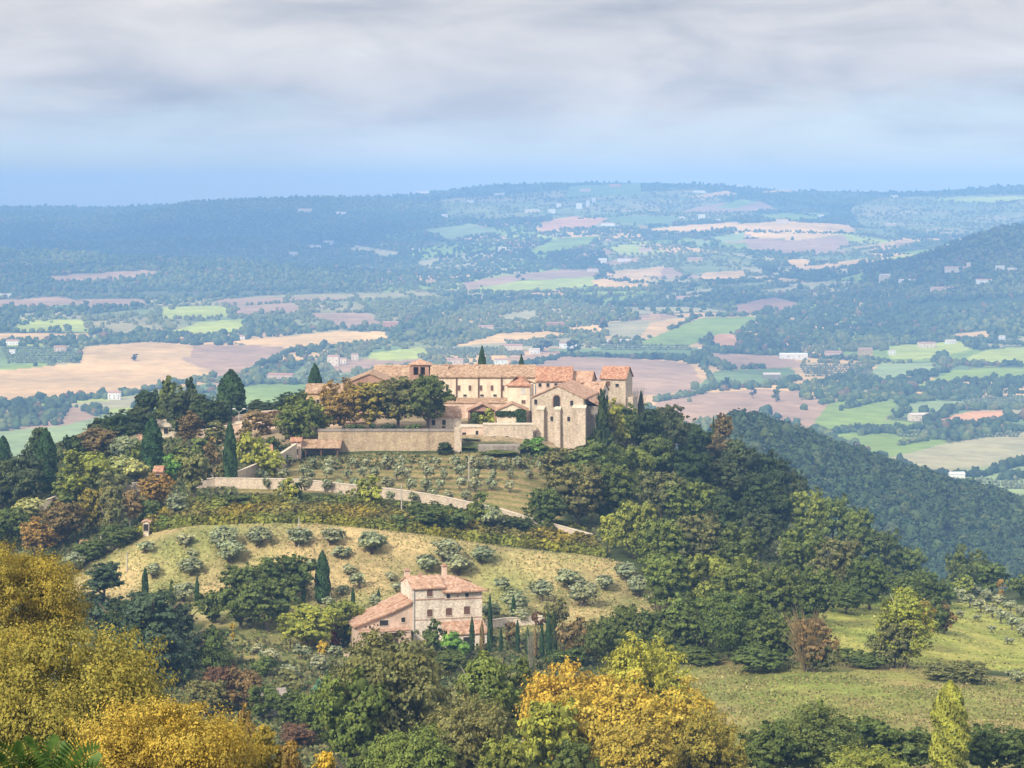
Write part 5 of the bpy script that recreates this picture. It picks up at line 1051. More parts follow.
T = [
 # skyline row and left slope
 ('cypress', 3, 436, 470, 16, 'cyp', 'cypress cut by the left edge of the picture'), ('cone', 38, 426, 472, 30, 'dk', 'dark pointed evergreen behind the broad left cypress'),
 ('cypress', 46, 429, 492, 23, 'cyp', 'broad dark cypress on the far left slope'), ('holm', 20, 452, 510, 50, 'holm', 'grey brown holm oak left of the broad cypress'), ('holm', 2, 462, 512, 44, 'holm', 'holm oak cut by the left edge under the cypress'),
 ('oak', 83, 449, 502, 54, 'lt', 'big round light green oak right of the broad left cypress'), ('holm', 96, 426, 462, 46, 'brn', 'brownish holm oak above the big round oak'), ('holm', 72, 436, 470, 30, 'dk', 'dark holm oak squeezed between cypress and round oak'),
 ('holm', 120, 411, 452, 46, 'dk', 'dark holm oak at the left foot of the tall evergreen clump'), ('holm', 104, 417, 452, 34, 'holm', 'small dull oak on the left ridge edge'), ('olive', 128, 432, 464, 38, 'ol', 'large grey green olive below the left ridge'),
 ('olive', 118, 455, 482, 34, 'pal', 'pale scrubby olive under the ridge olive'), ('olive', 136, 458, 486, 30, 'pal', 'pale scrubby olive left of the dark cypress'),
 ('cypress', 152, 417, 476, 23, 'cyp', 'stout dark cypress left of the white roadside lodge'),
 ('cone', 168, 376, 436, 32, 'gr', 'tallest pointed evergreen of the clump on the left ridge'), ('cone', 191, 376, 430, 20, 'dk', 'narrow pointed evergreen right of the tallest one'), ('holm', 150, 388, 430, 34, 'dk', 'dark oak on the left flank of the ridge clump'),
 ('holm', 184, 387, 438, 48, 'holm', 'wide dark oak in front of the ridge clump'), ('holm', 207, 394, 436, 40, 'dk', 'dark oak on the right flank of the ridge clump'), ('holm', 140, 402, 440, 30, 'holm', 'low dark oak sloping down from the ridge clump'),
 ('cypress', 231, 370, 424, 31, 'cyp', 'huge flame shaped cypress standing alone on the ridge'), ('holm', 222, 400, 430, 30, 'dk', 'dark bushy oak at the foot of the huge ridge cypress'), ('cypress', 315, 364, 394, 16, 'cyp', 'cypress on the skyline left of the monastery'),
 ('holm', 262, 399, 420, 36, 'dk', 'dark low oak on the ridge between two cypresses'), ('holm', 288, 393, 418, 38, 'dk', 'dark oak left of the skyline cypress'), ('bush', 275, 410, 424, 34, 'mar', 'maroon hedge under the ridge oaks'), ('holm', 306, 388, 412, 26, 'dk', 'small dark oak just under the skyline cypress'),
 ('airy', 190, 411, 446, 38, 'rus', 'bare looking russet tree before the ridge clump'), ('cypress', 230, 421, 487, 14, 'cyp', 'slim dark cypress in the middle of the left slope'),
 ('airy', 247, 421, 462, 28, 'rus', 'russet tree just right of the slim cypress'), ('oak', 253, 432, 476, 32, 'yg', 'yellow green tree right of the slim cypress'), ('bush', 271, 436, 454, 16, 'gr', 'small round dark green bush by the lane cottage'),
 ('oak', 167, 454, 480, 25, 'brt', 'round bright green tree by the orange hut'), ('oak', 183, 446, 470, 34, 'lt', 'light green tree under the roadside lodge'), ('oak', 195, 452, 504, 31, 'gb', 'tall green brown tree above the vineyard left end'),
 ('airy', 213, 438, 484, 32, 'brn', 'brownish thin tree left of the slim cypress'), ('oak', 155, 474, 508, 36, 'ora', 'orange brown oak above the garden shrine'), ('bush', 137, 486, 512, 30, 'brn', 'brown shrub left of the orange brown oak'),
 ('oak', 40, 518, 556, 44, 'ora', 'orange oak at the left edge of the dry field'), ('oak', 62, 499, 548, 46, 'rus', 'large russet oak behind the orange one'), ('oak', 92, 487, 532, 36, 'yol', 'yellow green oak above the small field hut'), ('airy', 110, 486, 536, 36, 'gb', 'olive brown tree right of the yellow green oak'),
 ('airy', 130, 490, 528, 28, 'brn', 'thin brown tree left of the garden shrine'), ('bush', 118, 524, 547, 44, 'gr', 'dark green hedge clump above the left field corner'), ('bush', 88, 538, 562, 38, 'gr', 'dark hedge clump under the field hut'),
 ('bush', 50, 547, 575, 40, 'dk', 'dark thicket under the orange oak'), ('oak', 8, 503, 552, 46, 'gr', 'dark green oak at the left edge above the yellow tree'), ('olive', 32, 497, 520, 34, 'pal', 'pale bushy olive under the left lane wall'), ('bush', 60, 492, 510, 30, 'mid', 'green bush against the left lane wall'),
 ('olive', 176, 492, 517, 24, 'ol', 'grey olive on the left end of the vineyard bank'), ('bush', 210, 498, 514, 34, 'lt', 'light green bush under the left end of the lane wall'), ('bush', 240, 494, 510, 34, 'gr', 'dark low bushes against the lane wall'), ('bush', 160, 514, 530, 22, 'mid', 'green bush beside the garden shrine'),
 ('oak', 302, 395, 448, 50, 'mid', 'spreading green oak at the top of the walled lane'), ('oak', 322, 402, 436, 26, 'yg', 'small yellowing tree at the left end of the great wall'),
 ('oak', 262, 410, 436, 34, 'brn', 'brown green tree before the car park wall'), ('oak', 286, 412, 440, 30, 'gb', 'dull tree right of the brown one by the car park wall'), ('oak', 214, 420, 446, 30, 'gb', 'small oak between russet tree and slim cypress'), ('bush', 205, 436, 456, 30, 'mid', 'green shrub under the lower terrace wall'),
 ('oak', 270, 448, 478, 30, 'yg', 'yellow green bush beside the lane cottage'), ('oak', 140, 440, 468, 26, 'mid', 'green bush left of the stout cypress'), ('bush', 225, 462, 486, 26, 'gb', 'brown green shrub behind the lane wall'), ('oak', 112, 468, 500, 34, 'gb', 'scrubby oak right of the big round oak'), ('bush', 150, 500, 520, 26, 'gr', 'green shrub behind the garden shrine'), ('oak', 62, 470, 505, 34, 'mid', 'green oak between broad cypress and round oak'),
 # courtyard
 ('oak', 343, 380, 431, 42, 'ora', 'orange tree at the left of the monastery courtyard', 543), ('oak', 370, 380, 431, 58, 'yol', 'yellowing plane tree in the monastery courtyard', 545), ('oak', 398, 372, 431, 64, 'gb', 'dull green plane tree in the middle of the courtyard', 547),
 ('oak', 428, 369, 431, 54, 'gr', 'dark green plane tree before the long wing', 546), ('bush', 370, 420, 432, 14, 'dk', 'small dark clipped tree on the courtyard edge', 540),
 ('cypress', 482, 347, 368, 11, 'cyp', 'taller of the two cypresses above the monastery roof', 600), ('cypress', 521.5, 355, 369, 9, 'cyp', 'shorter of the two cypresses above the monastery roof', 598),
 ('bush', 443, 442, 460, 20, 'dk', 'round dark bush against the foot of the great wall', 530), ('bush', 487, 409, 426, 20, 'yg', 'yellow green shrub before the open barn', 546), ('bush', 474, 412, 426, 14, 'gr', 'dark shrub in the mouth of the open barn', 547),
 ('bush', 535, 437, 452, 26, 'brt', 'bright green shrub at the foot of the church buttress', 534), ('bush', 470, 446, 458, 24, 'gr', 'green bushes below the garden front', 534), ('bush', 500, 450, 462, 40, 'mid', 'long green hedge under the arched terrace', 531), ('bush', 548, 443, 462, 30, 'gr', 'green thicket under the church front', 532),
 ('bush', 355, 424, 433, 26, 'gr', 'dark shrubs under the orange courtyard tree', 541), ('bush', 385, 423, 433, 24, 'dk', 'dark shrubs between the courtyard plane trees', 541), ('bush', 414, 422, 433, 30, 'gr', 'dark shrubs at the right end of the courtyard', 541), ('bush', 527, 441, 456, 18, 'gr', 'small dark shrub right of the lower terrace wall', 533), ('bush', 474, 438, 449, 20, 'dk', 'dark shrub under the garden front door', 538),
 # band by the lane wall
 ('oak', 375, 474, 510, 30, 'yg', 'yellowish tree before the lane wall'), ('oak', 359, 478, 508, 28, 'lt', 'light green tree left of the yellowish lane tree'), ('oak', 286, 477, 506, 26, 'yg', 'yellow green tree at the foot of the stair wall'), ('cone', 297, 482, 506, 14, 'dk', 'dark small conifer right of the stair wall'),
 ('oak', 431, 502, 531, 40, 'gr', 'dark green bushy tree right of the utility pole'), ('bush', 455, 508, 533, 34, 'gr', 'dark thicket above the right part of the vineyard'), ('oak', 481, 491, 529, 34, 'mid', 'green tree rising over the lane wall'), ('olive', 493, 505, 533, 26, 'ol', 'grey olive beside the lane wall trees'),
 ('bush', 405, 512, 530, 28, 'gr', 'green bush under the utility pole'), ('oak', 546, 487, 531, 44, 'gr', 'round dark green oak at the right end of the lane wall'), ('bush', 515, 517, 534, 34, 'dk', 'dark bush left of the round dark oak'),
 # wood below and right of the monastery
 ('oak', 566, 446, 492, 56, 'gb', 'dull green oak below the church front'), ('oak', 596, 438, 500, 62, 'gr', 'big oak under the church right corner'), ('oak', 578, 462, 527, 66, 'gb', 'large brownish green oak in the middle of the slope wood'), ('oak', 612, 462, 528, 58, 'gr', 'dark oak right of the large brownish green one'),
 ('cone', 602, 389, 446, 24, 'dk', 'tall dark conifer against the monastery right corner', 545), ('airy', 615, 399, 448, 28, 'yg', 'olive yellow tree under the corner tower house', 552), ('oak', 614, 414, 452, 32, 'yg', 'yellow green oak below the corner tower house'), ('bare', 636, 379, 415, 26, 'gry', 'bare grey tree right of the corner tower house', 590),
 ('cypress', 641, 392, 415, 9, 'cyp', 'small cypress right of the monastery', 590), ('holm', 628, 405, 452, 34, 'gr', 'oak just right of the yellow green one'), ('holm', 645, 406, 456, 42, 'dk', 'dark holm oak at the monastery side of the ridge'), ('holm', 668, 402, 462, 44, 'holm', 'dark holm oak on the ridge crest right of the monastery'),
 ('holm', 694, 420, 470, 42, 'dk', 'second dark holm oak down the ridge crest'), ('holm', 718, 430, 480, 42, 'brn', 'brownish holm oak on the ridge before the villa'), ('holm', 742, 437, 492, 44, 'holm', 'dark holm oak right of the ridge villa'), ('holm', 768, 452, 508, 46, 'dk', 'dark holm oak further down the ridge crest'),
 ('holm', 792, 468, 520, 36, 'holm', 'last dark holm oak before the lighter wood'), ('oak', 722, 413, 445, 22, 'rus', 'russet tree beside the terracotta ridge villa', 630), ('cypress', 713.5, 417, 445, 4, 'cyp', 'thin cypress in front of the ridge villa', 628),
 ('holm', 655, 432, 490, 50, 'gr', 'green oak below the monastery side holm oaks'), ('holm', 686, 446, 502, 52, 'dk', 'dark oak in the heart of the slope wood'), ('holm', 718, 458, 510, 50, 'holm', 'grey green oak under the brownish ridge oak'), ('holm', 750, 472, 522, 50, 'dk', 'shadowy oak under the dark ridge oaks'),
 ('holm', 778, 488, 538, 46, 'dk', 'shadowy oak beside the lighter wood edge'), ('oak', 630, 444, 500, 46, 'mid', 'fresh green oak under the yellow green oak'), ('oak', 662, 466, 522, 54, 'gb', 'pale green oak in the upper middle of the wood'), ('oak', 690, 476, 532, 50, 'mid', 'medium green oak right of the pale green one'),
 ('holm', 728, 492, 548, 48, 'dk', 'dark oak in the middle of the right wood'), ('holm', 758, 508, 560, 46, 'holm', 'purplish dark oak in the right wood'), ('oak', 634, 500, 558, 48, 'lt', 'bright green oak at the wood corner by the lane end'), ('oak', 612, 512, 548, 26, 'yg', 'small yellow green tree at the lane end'),
 ('oak', 662, 517, 578, 52, 'mid', 'green oak right of the bright corner oak'), ('oak', 700, 512, 570, 56, 'gb', 'olive green oak in the centre of the wood'), ('oak', 735, 525, 582, 50, 'gr', 'dark green oak right of the wood centre'),
 ('oak', 668, 552, 612, 56, 'mid', 'leafy oak at the right end of the dry field'), ('oak', 704, 552, 612, 54, 'lt', 'lighter oak above the wood bottom edge'), ('oak', 742, 556, 618, 56, 'mid', 'full green oak in the lower wood'), ('oak', 776, 566, 640, 58, 'gr', 'dark green oak left of the leafless tree'),
 ('oak', 700, 590, 655, 66, 'mid', 'broad oak at the lower left of the wood'), ('oak', 740, 592, 662, 76, 'gr', 'biggest dark oak at the bottom of the wood'), ('oak', 680, 612, 658, 46, 'gr', 'low dark oak at the meadow corner'), ('oak', 772, 612, 668, 54, 'gr', 'dark oak overhanging the lower meadow'),
 ('oak', 808, 488, 545, 44, 'lt', 'light green oak at the top of the lighter wood'), ('oak', 832, 494, 552, 46, 'mid', 'green oak on the crest of the lighter wood'), ('oak', 858, 506, 562, 46, 'mid', 'round oak further down the lighter crest'), ('oak', 884, 528, 582, 46, 'gr', 'darker oak on the lower crest'),
 ('oak', 908, 546, 596, 44, 'mid', 'oak near the end of the crest wood'), ('oak', 928, 568, 608, 40, 'gr', 'last oak of the crest wood'), ('oak', 800, 526, 582, 50, 'mid', 'oak below the light green crest oak'), ('oak', 836, 536, 598, 52, 'gb', 'brown green oak in the lighter wood'),
 ('oak', 870, 556, 610, 52, 'gr', 'dark oak above the upper meadow'), ('oak', 902, 574, 622, 48, 'gr', 'low dark oak at the head of the upper meadow'), ('oak', 812, 568, 628, 54, 'gr', 'dark green oak left of the upper meadow'), ('oak', 846, 582, 614, 40, 'gr', 'shaded oak on the upper meadow edge'),
 ('bare', 806, 606, 672, 52, 'brn', 'leafless russet brown tree at the wood corner'), ('oak', 814, 618, 672, 44, 'brn', 'fuller brown bush wrapped round the leafless tree'), ('bush', 822, 640, 672, 36, 'gb', 'brown green undergrowth below the leafless tree'), ('bush', 760, 646, 672, 60, 'gr', 'dark undergrowth along the lower meadow'), ('bush', 700, 645, 664, 56, 'gr', 'dark undergrowth at the wood bottom edge'),
 ('airy', 905, 588, 668, 72, 'yg', 'ragged yellow green tree standing between the two meadows'), ('oak', 914, 596, 650, 44, 'yol', 'yellow topped tree leaning on the ragged one'), ('oak', 895, 618, 668, 48, 'gb', 'green lower growth round the ragged tree'), ('oak', 944, 602, 634, 28, 'rus', 'russet bush right of the ragged tree'), ('oak', 932, 596, 632, 30, 'gr', 'dark green tree behind the russet bush'),
 ('bush', 872, 654, 668, 46, 'gr', 'low hedge left of the ragged tree'), ('bush', 940, 664, 680, 44, 'gb', 'hedge clump right of the ragged tree'), ('bush', 968, 660, 683, 46, 'gb', 'rounded hedge end between the meadows'), ('bush', 1018, 668, 684, 24, 'ol', 'spiky grey green bush at the right edge'), ('bush', 850, 648, 662, 30, 'gr', 'dark bush between leafless tree and hedge'),
 ('oak', 965, 547, 592, 44, 'gr', 'rounded oak on the right skyline of the hill'), ('oak', 992, 561, 594, 32, 'gr', 'smaller oak right of the rounded skyline oak'), ('oak', 1022, 569, 600, 32, 'gr', 'oak at the right edge above the olive rows'), ('airy', 1001, 580, 602, 14, 'ora', 'small orange tree above the olive rows'), ('oak', 962, 574, 598, 24, 'lt', 'light bush before the skyline oak'), ('oak', 944, 584, 606, 26, 'gr', 'dark tree where crest wood and olive rows meet'),
 # mid band under the dry field
 ('cypress', 322.5, 551, 604, 16, 'cyp', 'thick dark cypress in the field left of the farmhouse'), ('cypress', 303.5, 581, 604, 4.5, 'cyp', 'thin young cypress left of the thick cypress'), ('cypress', 353, 588, 612, 4.5, 'cyp', 'thin cypress above the farmhouse lean to roof'), ('cypress', 378.5, 589, 605, 4, 'cyp', 'thin cypress touching the farmhouse roof line'),
 ('cypress', 197, 577, 606, 5, 'cyp', 'thin cypress above the cedar clump'), ('cypress', 145, 568, 600, 7, 'cyp', 'slender cypress left of the thin one above the cedar'), ('cone', 171, 580, 604, 10, 'gr', 'small green conifer above the cedar'),
 ('oak', 286, 550, 604, 58, 'gr', 'large dark oak crowning the clump left of the thick cypress'), ('oak', 240, 563, 628, 58, 'gr', 'dark oak on the left of the oak clump'), ('oak', 268, 574, 632, 62, 'gr', 'spreading oak in front of the oak clump'), ('olive', 268, 598, 622, 34, 'ol', 'grey green shrub tucked into the oak clump'), ('oak', 213, 590, 624, 34, 'gr', 'low dark oak between cedar and oak clump'), ('olive', 184, 582, 602, 30, 'ol', 'grey olive behind the cedar'),
 ('cedar', 104, 560, 620, 70, 'ced', 'flat topped dark cedar at the left above the big one'), ('cedar', 150, 585, 690, 112, 'ced', 'huge dark layered cedar at the left'), ('cedar', 122, 596, 680, 76, 'dk', 'dark cedar behind the yellow trees'), ('cedar', 178, 600, 672, 66, 'ced', 'smaller layered cedar leaning right'),
 ('cone', 213, 625, 670, 36, 'gr', 'pyramid shaped green conifer beside the red roofed cabin'), ('oak', 312, 600, 650, 60, 'yg', 'broad yellow green tree left of the farmhouse'), ('oak', 343, 598, 646, 40, 'lt', 'greenish tree against the farmhouse lean to'), ('bush', 352, 616, 646, 26, 'gr', 'dark green shrub by the farmhouse left corner'), ('bush', 338, 622, 646, 17, 'red', 'crimson red shrub left of the farmhouse'), ('bush', 361, 628, 646, 15, 'ora', 'orange shrub at the farmhouse left corner'), ('bush', 306, 634, 650, 22, 'yel', 'yellow shrub in the garden left of the farmhouse'), ('bush', 322, 640, 656, 14, 'gold', 'golden shrub right of the yellow one'), ('airy', 232, 624, 650, 12, 'yel', 'small yellow tree behind the conifer'),
 ('cypress', 472, 617, 653, 5.5, 'cyp', 'dark cypress before the farmhouse right porch'), ('cypress', 482, 621, 653, 5, 'brn', 'brownish cypress at the farmhouse right corner'), ('cypress', 490, 596, 655, 5.5, 'cyp', 'tall slim cypress right of the farmhouse'), ('cypress', 501, 628, 654, 4, 'cyp', 'short slim cypress right of the tall one'), ('cypress', 513.5, 595, 625, 5, 'cyp', 'cypress rising above the yard wall'), ('cypress', 517.5, 620, 652, 4.5, 'cyp', 'cypress in front of the yard wall'), ('cypress', 527.5, 627, 656, 4.5, 'cyp', 'cypress before the yard wall, right of centre'), ('cypress', 535, 627, 656, 4.5, 'brn', 'brown cypress at the right end of the yard wall'), ('cypress', 542, 625, 659, 5, 'cyp', 'cypress just beyond the yard wall'), ('cypress', 548.5, 612, 659, 6, 'cyp', 'taller cypress beyond the yard wall'), ('cypress', 554, 610, 659, 6.5, 'dk', 'last and widest cypress of the row beyond the yard wall'),
 ('oak', 511, 622, 648, 15, 'rus', 'round reddish brown tree before the yard wall'), ('oak', 539, 611, 640, 14, 'mar', 'small dark red tree behind the cypress row'), ('bare', 531, 628, 670, 10, 'gry', 'pale bare sapling in front of the row beyond the yard wall'), ('oak', 555, 598, 640, 24, 'gb', 'brown green tree at the edge of the field'),
 ('oak', 572, 616, 660, 30, 'brn', 'brownish tree right of the row beyond the yard wall'), ('oak', 588, 618, 664, 32, 'gb', 'dull tree left of the dark thicket'), ('oak', 606, 612, 668, 40, 'gr', 'dark green tree in the thicket under the field'), ('oak', 628, 604, 656, 40, 'gr', 'dark bushy tree in the middle of the thicket'), ('oak', 648, 608, 656, 36, 'gr', 'dark tree near the right end of the thicket'), ('oak', 668, 608, 656, 34, 'mid', 'green tree at the right end of the thicket'), ('bush', 566, 645, 668, 40, 'gr', 'low dark shrubs before the thicket'),
 # farmhouse garden
 ('bush', 383, 621, 645, 15, 'lt', 'light green shrub before the farmhouse porch'), ('oak', 413, 616, 648, 19, 'gb', 'dusty green small tree at the farmhouse corner'), ('bush', 425, 632, 650, 12, 'pal', 'pale shrub at the farmhouse foot'), ('oak', 437, 618, 656, 26, 'gr', 'dark green rounded tree before the farmhouse'), ('bush', 457, 630, 660, 32, 'brt', 'bright green rounded shrub before the farmhouse'), ('bush', 448, 648, 672, 40, 'gr', 'dark green hedge below the farmhouse'), ('bush', 428, 655, 672, 26, 'dk', 'dark shrub under the farmhouse garden'), ('bush', 398, 640, 652, 20, 'gb', 'low shrubs in front of the porch'),
 # shrubs lower left
 ('oak', 222, 664, 712, 42, 'mar', 'maroon shrub clump below the cabin'), ('oak', 244, 668, 714, 40, 'brn', 'brown tree right of the maroon shrubs'), ('oak', 205, 676, 716, 40, 'gb', 'dark brownish shrub left of the maroon clump'), ('oak', 262, 684, 722, 36, 'gr', 'green shrub beside the stone shed'), ('bush', 262, 655, 678, 28, 'gr', 'bushy green shrub above the stone shed'), ('bush', 285, 668, 694, 34, 'gb', 'grey green shrub behind the stone shed'), ('oak', 290, 690, 728, 36, 'gr', 'dark bush right of the stone shed'), ('oak', 320, 690, 742, 48, 'mid', 'green bushy tree at the lower left centre'), ('cone', 318, 678, 706, 16, 'teal', 'small bluish conifer in the lower garden'), ('bush', 298, 720, 748, 40, 'mar', 'purplish brown shrub on the lower bank'),
 ('oak', 345, 690, 760, 56, 'mid', 'green tree left of the big olive green oak'),
 # big lower trees
 ('oak', 385, 636, 752, 122, 'gb', 'very large olive green oak below the farmhouse', 262), ('oak', 352, 672, 775, 70, 'mid', 'green oak on the left shoulder of the very large one', 255), ('airy', 486, 655, 760, 92, 'mid', 'feathery green tree below the farmhouse garden', 262), ('airy', 520, 662, 760, 66, 'gr', 'dark feathery tree left of the golden tree', 268),
 ('oak', 470, 696, 820, 84, 'gb', 'olive brown tree in the bottom centre', 235), ('oak', 415, 728, 830, 88, 'mid', 'green treetop at the bottom left of centre', 225), ('oak', 380, 735, 830, 60, 'gr', 'dark green treetop at the bottom edge', 228), ('oak', 505, 735, 830, 60, 'lt', 'light green treetop at the bottom edge', 222),
 ('oak', 572, 657, 800, 92, 'gold', 'golden orange tree in the bottom centre', 250), ('oak', 612, 682, 810, 112, 'lem', 'lemon yellow tree right of the orange one', 238), ('oak', 644, 640, 740, 84, 'lim2', 'yellow green tree rising behind the golden trees', 268), ('oak', 672, 690, 810, 108, 'lem', 'yellow tree at the meadow corner', 236), ('oak', 706, 716, 830, 76, 'yol', 'fading yellow tree at the meadow corner', 230), ('oak', 552, 697, 820, 70, 'yg', 'yellow green tree left of the golden ones', 232), ('oak', 575, 735, 840, 60, 'gr', 'dark gap tree under the golden trees', 222), ('oak', 640, 722, 840, 90, 'yel', 'golden treetop at the bottom edge', 222),
 ('oak', 812, 704, 800, 92, 'gr', 'dark green oak at the bottom right', 262), ('oak', 775, 716, 800, 70, 'gr', 'dark oak left of the bottom right group', 258), ('oak', 862, 716, 800, 70, 'gr', 'dark oak in the middle of the bottom right group', 266), ('oak', 905, 724, 800, 62, 'gr', 'dark oak left of the yellow poplar', 268), ('oak', 985, 720, 800, 60, 'gr', 'dark oak right of the yellow poplar', 268), ('oak', 1018, 724, 800, 54, 'gr', 'dark oak at the bottom right corner', 268),
 ('poplar', 950, 681, 790, 37, 'yg', 'tall yellow green poplar at the lower right', 258), ('oak', 868, 748, 830, 80, 'lt', 'light green bush at the bottom right edge', 235), ('airy', 820, 700, 790, 16, 'mid', 'pointed green shoot above the bottom right oak', 262),
 # foreground
 ('oak', 12, 547, 900, 122, 'yel', 'yellow green tree at the left edge', 150), ('oak', 60, 604, 1000, 198, 'yol', 'very large yellow brown tree in the left foreground', 118), ('oak', 165, 680, 1050, 165, 'yel', 'bright yellow tree in the left foreground', 92), ('airy', 262, 728, 900, 60, 'yel', 'yellow sapling right of the bright yellow tree', 130), ('airy', 290, 742, 900, 44, 'ora', 'orange sapling at the bottom edge', 130), ('airy', 325, 752, 880, 44, 'gold', 'small golden sapling at the bottom edge', 140), ('airy', 245, 705, 880, 36, 'ora', 'pinkish orange sapling behind the bright yellow tree', 150),
 # lone valley trees
 ('oak', 135.5, 354, 361, 9, 'dk', 'lone round tree in the big tan field'), ('oak', 654, 352, 360, 9, 'dk', 'lone tree above the mauve field behind the corner tower'), ('oak', 726, 377, 389, 11, 'dk', 'round tree at the meadow edge right of the hedge'), ('oak', 753, 388, 399, 7, 'dk', 'narrow tree standing in the mauve field'), ('oak', 776, 389, 402, 10, 'gr', 'round tree near the right end of the mauve field'), ('oak', 574, 340, 355, 17, 'dk', 'large dark round tree by the red roofed farm'), ('oak', 603, 321, 331, 9, 'dk', 'round dark tree left of the yellow knoll'), ('oak', 543, 340, 352, 18, 'dk', 'dark round tree behind the monastery centre'), ('oak', 710, 332, 347, 8, 'mid', 'tree beside the orange earth patch'), ('oak', 630, 312, 321, 8, 'yg', 'yellow tree on the knoll'), ('oak', 607, 352, 358, 8, 'dk', 'small round tree by the dull green strip'), ('oak', 518, 274, 279, 6, 'dk', 'dark tree on the long mauve field'),
 ('cypress', 744, 410, 424, 5, 'cyp', 'leftmost pointed tree on the spur crest', 1395), ('cypress', 750, 412, 425, 4, 'cyp', 'second pointed tree on the spur crest', 1395), ('cypress', 757, 414, 427, 4.5, 'cyp', 'third pointed tree on the spur crest', 1395),
]
for t in T:
    k, x, tp, bt, w, c, lb = t[:7]; Yd = t[7] if len(t) > 7 else None
    if Yd is None and bt < 405 and k in ('oak',) and not (250 < x < 400): Yd = find_far(x, bt)
    tree(k, x, tp, bt, w, c, lb, Yd, group=None, lod='XX' if Yd and Yd < 200 and w > 100 else None)
print('trees', NTREE[0])

# ---------------------------------------------------------------- vineyard rows and bank growth
def leaf_row(name, pts, w, h, n, size, col, label, cat, kind=None):
    rs = np.random.RandomState(len(label)); P = np.array([((p - CX) * y / F, y) for p, y in pts]); seg = np.linalg.norm(np.diff(P, axis=0), axis=1); cum = np.concatenate([[0], np.cumsum(seg)])
    s = rs.uniform(0, cum[-1], n); x = np.interp(s, cum, P[:, 0]); y = np.interp(s, cum, P[:, 1]); th = rs.uniform(0, math.pi, n)
    lump = 1 + .3 * np.sin(s * 1.3) * np.sin(s * .47 + 1) + .15 * rs.normal(size=n)
    X = x + rs.normal(size=n) * .1; Yy = y + np.cos(th) * w / 2 * lump; zz = np.sin(th) * h * lump
    px = CX + X * F / Yy; Z = CAMZ - ground_drop(px, Yy) + zz * rs.uniform(.8, 1.05, n)
    PP = np.stack([X, Yy, Z], -1); Nn = unit(np.stack([0 * th, np.cos(th), np.sin(th) + .2], -1) + rs.normal(size=(n, 3)) * .55)
    V = quads(rs, PP, Nn, size); v = np.clip(.5 + .3 * np.sin(s * .8) + .35 * rs.normal(size=n), 0, 1); wv = np.clip(.4 + .5 * np.sin(s * .31 + 2) + .2 * rs.normal(size=n), 0, 1)
    me = mesh_np(name, V, np.arange(len(V)), 4, {'v': ('POINT', 'FLOAT', np.repeat(v, 4)), 'w': ('POINT', 'FLOAT', np.repeat(wv, 4))})
    o = link(name, me, None, M['leaf']); o.color = (*PAL_[col], 1) if isinstance(col, str) else (*col, 1); tag(o, label, cat if kind is None else None, None, kind); return o
for k, (dy, col, pos) in enumerate(((0, 'yg', 'front row of'), (5.2, (.17, .155, .045), 'second row of'), (10.4, (.20, .18, .04), 'third row of'), (15.6, (.13, .14, .045), 'fourth row of'), (20.5, 'lt', 'back row of'))):
    pts = [(x, 457.5 + dy + d) for x, d in ((132 + k * 12, 1.5), (200, 0), (300, 0), (400, 0), (500, 1), (605 - k * 5, 2))]
    leaf_row('vine_row', pts, 2.4, 1.35, 9000, .5, col, f'{pos} the long vineyard band above the dry field', 'vines')
def scatter(name, label, polys, y0, y1, n, h, size, cols, seed):
    """knee high weeds and tussocks: one mass nobody could count"""
    rs = np.random.RandomState(seed); Y = rs.uniform(y0, y1, n); px = rs.uniform(-60, 1090, n); py = HY + ground_drop(px, Y) * F / Y; ins = np.zeros(n, bool)
    for p in polys: ins |= inpoly(px, py, p)
    px, Y = px[ins], Y[ins]; X = (px - CX) * Y / F; keep = rs.rand(len(X)) < np.clip(.55 + .6 * fbm(X, Y, 7, seed, 3), .05, 1); px, Y, X = px[keep], Y[keep], X[keep]; n = len(X)
    hh = h * rs.uniform(.4, 1.3, n); P = np.stack([X, Y, CAMZ - ground_drop(px, Y) + hh * .4], -1); Nn = unit(rs.normal(size=(n, 3)) * np.array([1, 1, .5]) + np.array([0, -.4, .3])); V = quads(rs, P, Nn, size)
    cols = np.array(cols); T_ = cols[rs.randint(len(cols), size=n)] * rs.uniform(.75, 1.25, (n, 1)); T_ = np.repeat(np.concatenate([T_, np.ones((n, 1))], 1), 4, 0)
    me = mesh_np(name, V, np.arange(len(V)), 4, {'tint': ('POINT', 'FLOAT_COLOR', T_), 'v': ('POINT', 'FLOAT', np.repeat(rs.rand(n), 4)), 'w': ('POINT', 'FLOAT', np.zeros(n * 4))})
    o = link(name, me, None, M['woods']); tag(o, label, kind='stuff')
scatter('meadow_weeds', 'brown and green weeds covering the lower right meadow', [LOM], 275, 400, 100000, .25, .22, [(.18, .20, .055), (.21, .165, .07), (.14, .17, .045), (.22, .19, .08), (.24, .235, .08)], 5)
scatter('field_grass', 'dry tufted grass of the olive field', [DRYF], 405, 470, 60000, .12, .30, [(.21, .23, .075), (.32, .26, .12), (.26, .24, .095)], 6)
scatter('upper_meadow_grass', 'green grass tufts of the upper right meadow', [UPM], 360, 500, 26000, .15, .32, [(.22, .25, .06), (.28, .28, .08)], 7)
ALL_ = [(-60, 440), (1090, 440), (1090, 800), (-60, 800)]
scatter('hill_undergrowth', 'rough scrub and ground cover over the hill slopes', [ALL_], 405 - 165, 620, 150000, .5, .75, [(.06, .085, .028), (.09, .11, .04), (.11, .10, .045), (.13, .14, .06)], 8) if False else None
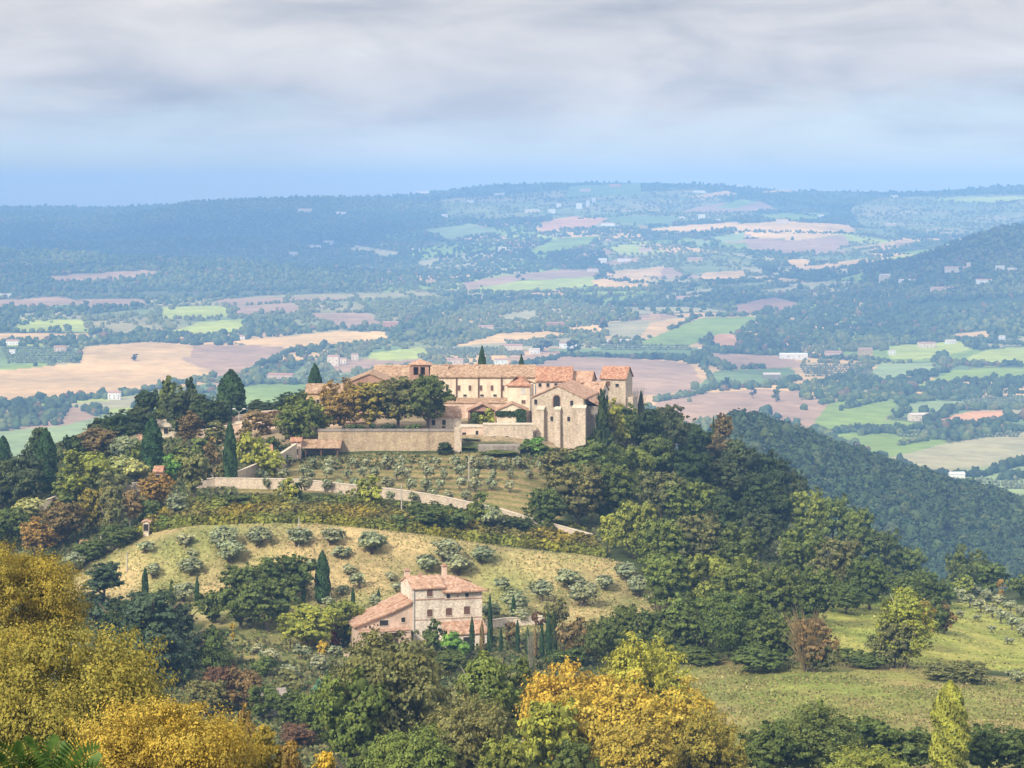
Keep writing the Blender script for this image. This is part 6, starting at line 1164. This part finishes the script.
UND = [[(-60, 590), (60, 605), (200, 630), (330, 645), (480, 640), (640, 630), (690, 610), (660, 560), (600, 470), (700, 430), (1000, 600), (810, 600), (830, 655), (640, 660), (640, 800), (-60, 800)],
       [(-60, 440), (210, 425), (240, 500), (130, 530), (70, 580), (-60, 600)], [(120, 495), (300, 495), (610, 528), (610, 552), (400, 530), (300, 521), (200, 523), (120, 530)], [(215, 440), (300, 440), (300, 460), (220, 495)], [(300, 455), (550, 452), (555, 470), (300, 470)]]
scatter('hill_undergrowth', 'rough scrub and ground cover over the hill slopes', UND, 240, 620, 330000, .5, .55, [(.06, .085, .028), (.09, .11, .04), (.11, .10, .045), (.13, .14, .06), (.17, .16, .06)], 8)

# ---------------------------------------------------------------- near compound leaves at the bottom left
def near_fronds():
    rs = random.Random(12); Y = 26.0
    z0 = gz(40, Y) + 0.0; base = empty('tree_of_heaven', ((40 - CX) * Y / F, Y, z0)); tag(base, 'feathery compound leaves of a nearby tree at the bottom left corner', 'tree')
    s = Y / F; topz = CAMZ - (775 - HY) * s - z0
    b = MB(); b.tube((0, 0, -.3), (0.05, 0, topz - .1), .09, .05, 8); b.tube((0, 0, topz - 1.2), (-.35, 0, topz + .05), .05, .03, 6); b.tube((0, 0, topz - 1.0), (.38, .1, topz), .05, .03, 6); b.build('trunk', M['bark'], base)
    tips = [(25, 738, -1.0), (60, 742, .3), (88, 735, .9), (5, 742, -1.3), (50, 760, -.3), (98, 750, 1.3), (28, 755, -.8), (75, 758, .7), (14, 765, -1.5), (108, 764, 1.5)]
    for k, (px, py, an) in enumerate(tips):
        tip = Vector(((px - 40) * s, rs.uniform(-.5, .3), topz + (775 - py) * s)); root = Vector(((45 + (px - 45) * .35 - 40) * s, 0, topz - .1 - rs.uniform(0, .15)))
        V, Fc = [], []; ns = 13; sag = .10
        pts = [root.lerp(tip, i / ns) + Vector((0, 0, sag * math.sin(math.pi * i / ns))) for i in range(ns + 1)]
        f = MB()
        for i in range(ns): f.tube(pts[i], pts[i + 1], .008, .006, 4)
        for i in range(2, ns + 1):
            d = (pts[i] - pts[i - 1]).normalized(); side = d.cross(Vector((0, -1, .25))).normalized()
            for sg in (-1, 1):
                l = .15 * math.sin(math.pi * (i + 1) / (ns + 3)) + .06; q = (side * sg + d * .55 + Vector((0, -.25, -.28))).normalized(); wv = d * .022
                p = pts[i]; f.add([p, p + q * l * .35 + wv, p + q * l, p + q * l * .4 - wv], [(0, 1, 2, 3)])
        f.build('leaf', M['frond'], base)
m_, t_, b_, o_ = new_mat('frond_green'); L(t_, ramp(t_, noise(t_, 9, 2, .5, objvec(t_)), [(.3, (.02, .06, .012)), (.7, (.085, .15, .03))]), b_.inputs['Base Color']); b_.inputs['Roughness'].default_value = .5; M['frond'] = m_
near_fronds()
